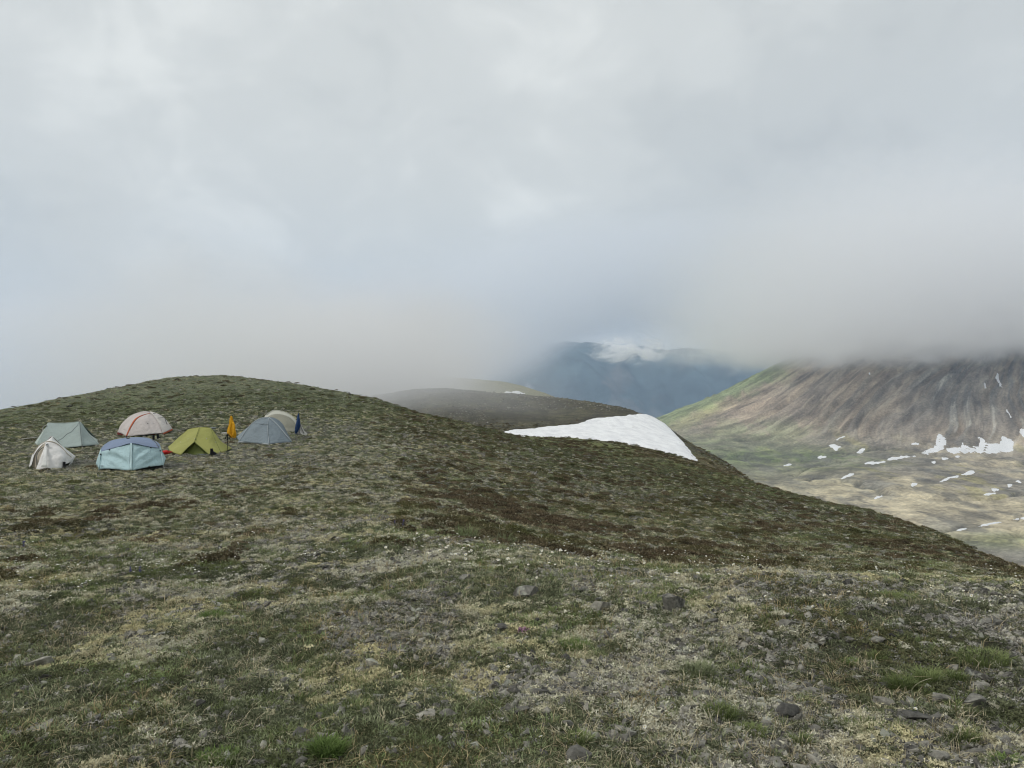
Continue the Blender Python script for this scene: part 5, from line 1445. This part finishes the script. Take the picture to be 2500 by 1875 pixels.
RK = [
 (1287, 1449, 76, 44, 'angular grey rock with a black shadowed face, highest large one in the middle foreground', 0, 0),
 (1467, 1477, 54, 44, 'pale grey pointed rock between the angular black-faced rock and the tall cracked one', 0, 1),
 (1644, 1473, 68, 62, 'tall cracked dark grey rock standing in the lichen, right of the middle', 0, 2),
 (1230, 1532, 36, 27, 'small upright grey rock left of the pink flower cushion', 0, 3),
 (1282, 1562, 30, 20, 'low grey rock just below the pink flower cushion', 0, 4),
 (1630, 1529, 36, 20, 'small rounded rock below the tall cracked rock', 0, 5),
 (1325, 1688, 62, 32, 'flat-topped slab rock with a dark undercut front edge, lower middle foreground', 1, 0),
 (1339, 1724, 34, 14, 'thin flat stone right under the flat-topped slab', 1, 1),
 (1238, 1685, 30, 16, 'small rounded stone left of the flat-topped slab', 0, 6),
 (1257, 1726, 36, 18, 'low stone below left of the flat-topped slab', 0, 7),
 (1426, 1848, 84, 54, 'large dark lichen-blotched rock at the bottom border, right of the middle', 0, 8),
 (1401, 1354, 32, 20, 'pale rounded rock on the edge of the brown slope among white flowers', 0, 9),
 (1470, 1370, 34, 24, 'dark rock on the edge of the brown slope, right of the pale rounded one', 0, 10),
 (1131, 1411, 36, 18, 'dark rounded rock left of the angular black-faced rock', 0, 11),
 (1571, 1473, 30, 18, 'small pale stone touching the left of the tall cracked rock', 0, 12),
 (1604, 1480, 22, 20, 'small round stone at the left foot of the tall cracked rock', 0, 13),
 (1734, 1521, 72, 15, 'long low slab lying flat right of the tall cracked rock', 1, 2),
 (1355, 1601, 22, 16, 'small pale stone in the grass under the pink flower cushion, to the right', 0, 3),
 (1543, 1425, 52, 20, 'low mossy rock hump behind the pale pointed rock', 0, 5),
 (1668, 1830, 36, 18, 'low grey stone near the bottom border right of the blotched rock', 0, 7),
 (1938, 1737, 78, 52, 'big rounded dark grey boulder half sunk in the turf, lower right', 0, 8),
 (2170, 1718, 62, 42, 'grey rock with a pitch black hollow beside it, lower right', 0, 9),
 (2385, 1716, 60, 54, 'large pale rock with a rounded top, rightmost of the lower right cluster', 0, 2),
 (2247, 1717, 48, 22, 'flat grey stone between the hollow rock and the sloping rock', 1, 3),
 (2302, 1708, 62, 38, 'sloping grey rock with pale lichen on top, left of the large pale rock', 0, 0),
 (2230, 1752, 98, 24, 'long low slab in front of the lower right cluster', 1, 4),
 (2150, 1560, 50, 24, 'pale slab with a dark gap under it, on the right among dry lichen', 1, 0),
 (2292, 1511, 22, 15, 'small pointed pale stone, left one of a trio on the right', 0, 10),
 (2330, 1515, 28, 12, 'small flat pale stone, right one of a trio on the right', 1, 1),
 (2309, 1519, 14, 9, 'tiny stone in the middle of a trio on the right', 0, 12),
 (2424, 1518, 60, 32, 'dark mossy rock near the right border above the lush turf', 0, 11),
 (2160, 1494, 54, 18, 'low rounded rock hump under the flowers on the right', 0, 6),
 (2084, 1499, 20, 18, 'small dark stone left of the low rounded hump on the right', 0, 13),
 (1928, 1522, 56, 28, 'dark broken rock in pale lichen, upper right foreground', 0, 1),
 (2147, 1674, 44, 24, 'dark low stone with a lichen tuft in front of the bright grass clump', 0, 4),
 (2029, 1688, 50, 20, 'narrow tilted dark slab left of the stone with the lichen tuft', 1, 2),
 (2088, 1861, 40, 30, 'pale upright stone at the bottom border, lower right', 0, 3),
 (2458, 1830, 60, 20, 'flat slab near the bottom right corner', 1, 3),
 (2396, 1785, 30, 16, 'small stone above the slab of the bottom right corner', 0, 7),
 (1835, 1608, 28, 14, 'small grey stone in the dark patch, right of the middle', 0, 9),
 (1866, 1618, 22, 12, 'smaller stone right beside the grey one in the dark patch', 0, 5),
 (1939, 1780, 26, 14, 'small pale stone below the big rounded boulder', 0, 12),
 (905, 1622, 44, 36, 'knobbly grey rock standing proud in the low stones, left of the middle', 0, 2),
 (953, 1645, 24, 18, 'pale stone to the right below the knobbly grey rock', 0, 6),
 (975, 1650, 18, 14, 'small stone next to the pale one below the knobbly rock', 0, 0),
 (782, 1672, 30, 16, 'pale angular stone left below the knobbly grey rock', 0, 10),
 (928, 1705, 38, 22, 'dark rock with a pale tip, in the middle of the low stones', 0, 11),
 (1045, 1710, 26, 17, 'pale round stone in the stony patch left of the flat-topped slab', 0, 13),
 (1056, 1694, 24, 14, 'grey stone just above the pale round one of the stony patch', 0, 4),
 (1027, 1697, 26, 15, 'dark stone at the left end of the stony patch', 0, 8),
 (1036, 1753, 60, 26, 'wide grey rock with a lichen rim, below the stony patch', 0, 5),
 (1088, 1744, 42, 28, 'dark cracked rock touching the wide grey rock on its right', 0, 1),
 (980, 1769, 44, 15, 'low flat stone left below the wide grey rock', 1, 1),
 (755, 1814, 34, 20, 'grey stone just left of the bright green leafy tuft', 0, 9),
 (730, 1800, 36, 18, 'low stone farther left of the bright green leafy tuft', 1, 2),
 (694, 1641, 16, 11, 'small white-topped stone left of the low stones', 0, 12),
 (684, 1581, 42, 15, 'black flat rock in pale lichen, left of the middle', 1, 4),
 (817, 1600, 32, 13, 'low mossy stone behind the knobbly grey rock', 0, 7),
 (706, 1657, 36, 14, 'dark low stone under the white-topped stone', 0, 3),
 (744, 1690, 38, 10, 'thin pale slab lying in the moss left of the dark rock', 1, 0),
 (1034, 1641, 28, 11, 'small flat stone above the stony patch', 1, 3),
 (620, 1866, 80, 26, 'dark crumbling rock at the bottom border, left of the middle', 0, 8),
 (76, 1785, 120, 34, 'broad bluish grey slab near the left border, lower left', 1, 0),
 (194, 1834, 64, 26, 'dark rock on the bare patch right of the broad bluish slab', 0, 6),
 (156, 1868, 60, 18, 'grey rock cut by the bottom border, lower left', 0, 11),
 (90, 1622, 90, 16, 'long low rock band at the left border above the bluish slab', 1, 2),
 (270, 1605, 46, 15, 'low grey rock with a dark notch, left foreground', 0, 0),
 (426, 1588, 40, 18, 'dark pointed stone in the left foreground beside a green tuft', 0, 10),
 (388, 1549, 44, 12, 'flat pale rock in the left foreground above the dark pointed stone', 1, 4),
 (80, 1560, 26, 10, 'small bluish stone near the left border', 0, 13),
 (1045, 1478, 34, 14, 'black low stone in the grass left of the angular black-faced rock', 1, 3),
]
for i, (px, row, w, h, lab, slab, sd) in enumerate(RK):
    put_rock(px, row, w, h, lab, sd if slab else sd, bool(slab))

# other stones that nothing tells apart
SMALL = [rock_mesh('stone', 380 + s, 2, 0.55, 9) for s in range(10)]
rgS = random.Random(5)
cnt = 0; tries = 0
while cnt < 280 and tries < 6000:
    tries += 1
    px = rgS.uniform(-60, 2560); row = 1420 + (1900 - 1420) * rgS.random() ** 0.8
    if px < 1000 and row < 1520: continue
    x, y, z = hit(px, row)
    den = 0.10 + 0.9 * float(f_bare(np.array([x]), np.array([y]))[0])
    if px > 1700: den = min(1, den * 1.6)
    if rgS.random() > den: continue
    s = (rgS.uniform(0.012, 0.045)) * (1.0 if rgS.random() < .85 else 1.7)
    o = link('stone', rgS.choice(SMALL))
    o.scale = (s, s * rgS.uniform(.7, 1.1), s * rgS.uniform(.7, 1.1)); o.rotation_euler = (rgS.uniform(-.4, .4), rgS.uniform(-.4, .4), rgS.uniform(0, 6.3))
    o.location = (x, y, hz(x, y) + s * .12)
    prop(o, 'small loose grey stone lying in the lichen and moss of the near ground', 'stone', 'small loose stones of the near ground')
    cnt += 1

# bright tufts
def put_tuft(px, row, w, h, mat, label, name='grass_tuft', seed=0, leafy=False, dens=1.0):
    x, y, z = hit(px, row + h * .35)
    W = w / F * y / 2; Hh = h / F * y
    n = int(min(900, max(60, 5200 * W * dens)))
    me = grass_mesh(name, n, Hh * 1.0, W * .85, 0.0028 if leafy else 0.0019, mat, seed, 0.8, 0.5)
    o = link(name, me); o.location = (x, y, hz(x, y)); o.scale = (1, .75, 1)
    prop(o, label, 'grass tuft' if not leafy else 'plant', 'bright green tufts of the foreground')
    return o
M_BRIGHT = plant_material('bright_green_leaves', (0.070, 0.115, 0.03), (0.24, 0.33, 0.11), None, 0.4)
put_tuft(800, 1822, 78, 58, M_BRIGHT, 'brightest green leafy tuft near the bottom border, left of the middle', 'leafy_plant', 1, True, 1.4)
put_tuft(540, 1843, 120, 34, M_BRIGHT, 'wide low bright green tuft at the bottom, left of the brightest one', 'leafy_plant', 2, True)
put_tuft(2200, 1668, 66, 52, M_LUSH, 'thick green grass clump above the rock with the black hollow', seed=3, dens=1.5)
put_tuft(2262, 1650, 52, 56, M_LUSH, 'taller green grass clump joined to the right of the thick one', seed=4, dens=1.5)
put_tuft(2333, 1648, 48, 34, M_LUSH, 'small green grass clump behind the large pale rock', seed=5)
put_tuft(1400, 1572, 80, 34, M_BRIGHT, 'light green grass tuft right of the pink flower cushion', seed=6)
put_tuft(1460, 1600, 52, 24, M_LUSH, 'low green cushion right below the light green grass tuft', seed=7)
put_tuft(523, 1500, 74, 26, M_BRIGHT, 'isolated light green tuft on the left slope', seed=8)
put_tuft(490, 1594, 46, 16, M_BRIGHT, 'small bright tuft beside the dark pointed stone on the left', seed=9)
put_tuft(1758, 1735, 90, 50, M_LUSH, 'dark green turf clump left of the big rounded boulder', seed=10)
put_tuft(1838, 1780, 90, 34, M_LUSH, 'green turf clump below left of the big rounded boulder', seed=11)
put_tuft(1956, 1804, 50, 44, M_LUSH, 'upright green grass clump below the big rounded boulder', seed=12)
put_tuft(2347, 1792, 84, 44, M_LUSH, 'green grass clump below the lower right rocks', seed=13)
put_tuft(2455, 1850, 70, 36, M_BRIGHT, 'leafy green plant in the bottom right corner', 'leafy_plant', 14, True)
put_tuft(1412, 1800, 64, 46, M_LUSH, 'green and straw grass clump above the blotched rock', seed=15)
put_tuft(1703, 1632, 92, 46, M_GRASS, 'grey green grass clump right of the middle', seed=16)
put_tuft(2074, 1612, 46, 24, M_BRIGHT, 'yellow green tuft on the dark lichen patch, right', seed=17)
put_tuft(2145, 1600, 60, 26, M_LUSH, 'green tuft just under the pale slab on the right', seed=18)
put_tuft(1150, 1858, 60, 28, M_BRIGHT, 'bright green tuft at the bottom border in the middle', 'leafy_plant', 19, True)
put_tuft(1225, 1318, 70, 44, M_GRASS, 'tall straw coloured grass tuft on the slope edge, right one of two', seed=20, dens=.3)
put_tuft(1140, 1300, 60, 46, M_GRASS, 'tall straw coloured grass tuft on the slope edge, left one of two', seed=21, dens=.3)
put_tuft(610, 1720, 40, 18, M_BRIGHT, 'small yellow green tuft left of the low stones', seed=22)
put_tuft(2180, 1455, 130, 30, M_LUSH, 'dark green grass bank under the white flowers on the right', seed=23)
put_tuft(2400, 1600, 150, 34, M_LUSH, 'wide green turf at the right border', seed=24)

# long dry stalks
def stalk(x, y, L, lean, az, seed):
    z = hz(x, y)
    t = np.linspace(0, 1, 7)
    P = [(x + math.cos(az) * lean * L * a * a, y + math.sin(az) * lean * L * a * a, z + L * a * (1 - .25 * lean * a)) for a in t]
    return tube_mesh('dry_stalk', P, [0.0012, 0.0011, 0.001, 0.001, 0.0009, 0.0012, 0.0006], M_STRAW, 3)
M_STRAW = plain('straw', (0.52, 0.47, 0.34))
rgK = random.Random(9)
for k in range(46):
    px, row = rgK.uniform(0, 2500), rgK.uniform(1470, 1890)
    if k < 14: px, row = rgK.uniform(1000, 2000), rgK.uniform(1350, 1440)
    x, y, z = hit(px, row)
    o = link('dry_stalk', stalk(x, y, rgK.uniform(.07, .2), rgK.uniform(.3, 1.1), rgK.uniform(0, 6.3), k))
    prop(o, 'single long bleached grass stalk leaning over the turf', 'grass stalk', 'bleached grass stalks')

# white flowers on thin stems
M_PETAL = plain('white_petals', (0.80, 0.79, 0.72)); M_YOLK = plain('yellow_centre', (0.62, 0.48, 0.06)); M_STEM = plain('green_stem', (0.10, 0.13, 0.04))
def flower_parts(seed, R=0.013):
    rg = random.Random(seed); V = []; Fc = []
    n = 8; tilt = rg.uniform(.2, .9); ax = rg.uniform(0, 6.3)
    c = Vector((0, 0, 0.045))
    rot = Matrix.Rotation(tilt, 3, Vector((math.cos(ax), math.sin(ax), 0)))
    for i in range(n):
        a = 2 * math.pi * i / n; w = 2 * math.pi / n * .52
        k = len(V)
        for rr, aa, zz in ((.15, a, 0), (.75, a - w, .004), (1.0, a - w * .4, .005), (1.0, a + w * .4, .005), (.75, a + w, .004)):
            V.append(c + rot @ Vector((rr * R * math.cos(aa), rr * R * math.sin(aa), zz * 1.0)))
        Fc.append(tuple(range(k, k + 5)))
    pet = mesh_from('petals', V, Fc, M_PETAL, False)
    cen = blob_mesh('centre', R * .28, M_YOLK, seed, .1, (1, 1, .6), (8, 4))
    for v in cen.vertices: v.co = c + rot @ (v.co + Vector((0, 0, .002)))
    st = tube_mesh('stem', [(0, 0, -.005), (.002, .001, .02), tuple(c)], .0009, M_STEM, 3)
    return pet, cen, st
FL = [flower_parts(s) for s in range(5)]
rgF = random.Random(21)
spots = []
while len(spots) < 280:
    u = rgF.random()
    if u < .52:
        px = rgF.gauss(1180, 170); row = 1290 + (px - 900) * 0.10 + rgF.gauss(30, 26)
    elif u < .80:
        px = rgF.uniform(1850, 2500); row = rgF.gauss(1462, 18) + (px - 1850) * .02
    elif u < .93:
        px = rgF.uniform(1500, 1800); row = rgF.gauss(1415, 12)
    else:
        px = rgF.uniform(0, 2500); row = rgF.uniform(1440, 1850)
    if 0 < px < 2500: spots.append((px, row))
for i, (px, row) in enumerate(spots):
    x, y, z = hit(px, row)
    s = rgF.uniform(.8, 1.35) * (0.62 if row > 1425 else 1.0)
    e = empty('white_flower', (x, y, hz(x, y))); e.rotation_euler = (0, 0, rgF.uniform(0, 6.3)); e.scale = (s, s, s * rgF.uniform(.6, 1.3))
    e.empty_display_size = .02
    prop(e, 'small white flower with a yellow centre standing on a thin stem in the turf', 'flower', 'white flowers in the turf')
    for nm, me in zip(('petals', 'centre', 'stem'), FL[i % 5]):
        link(nm, me, e)

# farther flowers: only white dots
def dot_flower(seed):
    rg = np.random.default_rng(seed); V = []; S = []
    for _ in range(5):
        c = np.array([rg.normal() * .22, rg.normal() * .22, .03 + rg.random() * .03])
        for k in range(6):
            a = k * math.pi / 3; b = a + math.pi / 3
            V += [c, c + .014 * np.array([math.cos(a), math.sin(a), .3]), c + .014 * np.array([math.cos(b), math.sin(b), .3])]; S += [1, 1, 1]
    return tris_mesh('flower_dots', V, S, M_PETAL)
C_dots = variants('far_flower_kinds', [dot_flower(s) for s in range(4)])
spread('far_flowers', 'tiny white flowers sprinkled over the slopes up to the tents', sample(14000, 7.5, 85, 1.2, lambda x, y, r: off_tents(x, y, r) * (0.1 + 0.9 * field(x, y, .5, 201, .45, .6)) * .8), C_dots, 4, .4, .8, grow=.012)

# purple and pink flowers
M_PURPLE = plain('violet_petals', (0.075, 0.055, 0.28)); M_PINKF = plain('pink_petals', (0.50, 0.26, 0.42))
def lupine(px, row, label, s=1.0):
    x, y, z = hit(px, row)
    e = empty('purple_flower', (x, y, hz(x, y))); prop(e, label, 'flower')
    link('stem', tube_mesh('stem', [(0, 0, -.01), (.003, 0, .08 * s), (0, .004, .19 * s)], .003, M_STEM, 4), e)
    V, S = [], []; rg = np.random.default_rng(int(px))
    for k in range(60):
        a = rg.random() * 6.28; h = (.07 + .13 * rg.random()) * s; R = .022 * s * (1.25 - h / (.22 * s))
        c = np.array([R * math.cos(a), R * math.sin(a), h])
        for j in range(2):
            d = rg.normal(size=3) * .010 * s
            V += [c, c + d, c + np.cross(d, [0, 0, 1]) + d * .5]; S += [.5] * 3
    link('blossoms', tris_mesh('blossoms', V, S, M_PURPLE), e)
    link('leaves', grass_mesh('leaves', 16, .07 * s, .03, .006, M_LUSH, int(px), 1.3, .5), e)
lupine(58, 1342, 'purple flower spike alone near the left border', .55)
lupine(318, 1403, 'dark purple flower spike on the left slope, left one of a pair', .42)
lupine(342, 1403, 'dark purple flower spike on the left slope, right one of a pair', .42)
lupine(985, 1288, 'blue purple flower spike among the white flowers in the middle', .5)
lupine(964, 1285, 'lower purple flower spike left of the blue purple one', .4)
x, y, z = hit(1278, 1548)
e = empty('pink_flower_cushion', (x, y, hz(x, y))); prop(e, 'pink flower cushion between small grey rocks in the middle foreground', 'flower')
link('cushion', tuftlet_mesh('cushion', 160, .055, .035, .014, M_MOSS, 7), e)
link('blossoms', tuftlet_mesh('blossoms', 90, .045, .05, .013, M_PINKF, 8), e)

# dark dwarf shrub mats that stand out on the left slope
M_SHRUB = plant_material('dark_dwarf_shrub', (0.028, 0.032, 0.016), (0.115, 0.12, 0.055), None, .15)
for k, (px, row, w, lab) in enumerate([
    (310, 1363, 60, 'dark dwarf shrub mat alone on the left slope'),
    (612, 1380, 70, 'larger dark dwarf shrub mat, left one of two side by side'),
    (668, 1378, 46, 'dark dwarf shrub mat, right one of two side by side'),
    (610, 1324, 36, 'small dark dwarf shrub upslope of the two side by side'),
    (750, 1355, 40, 'small dark dwarf shrub right of the two side by side'),
    (375, 1303, 34, 'small dark dwarf shrub below the camp on the left'),
    (895, 1350, 60, 'dark dwarf shrub beside the first white flowers'),
    (1350, 1175, 70, 'dark dwarf shrub on the brown slope below the snowfield'),
    (915, 1195, 50, 'dark dwarf shrub on the brown slope right below the camp')]):
    x, y, z = hit(px, row)
    W = w / F * y / 2
    o = link('dwarf_shrub', tuftlet_mesh('dwarf_shrub', int(260 + 500 * min(W, 1)), W, W * .28, max(.014, W * .1), M_SHRUB, 400 + k))
    o.location = (x, y, hz(x, y) - .01)
    prop(o, lab, 'shrub', 'dark dwarf shrubs on the slope')
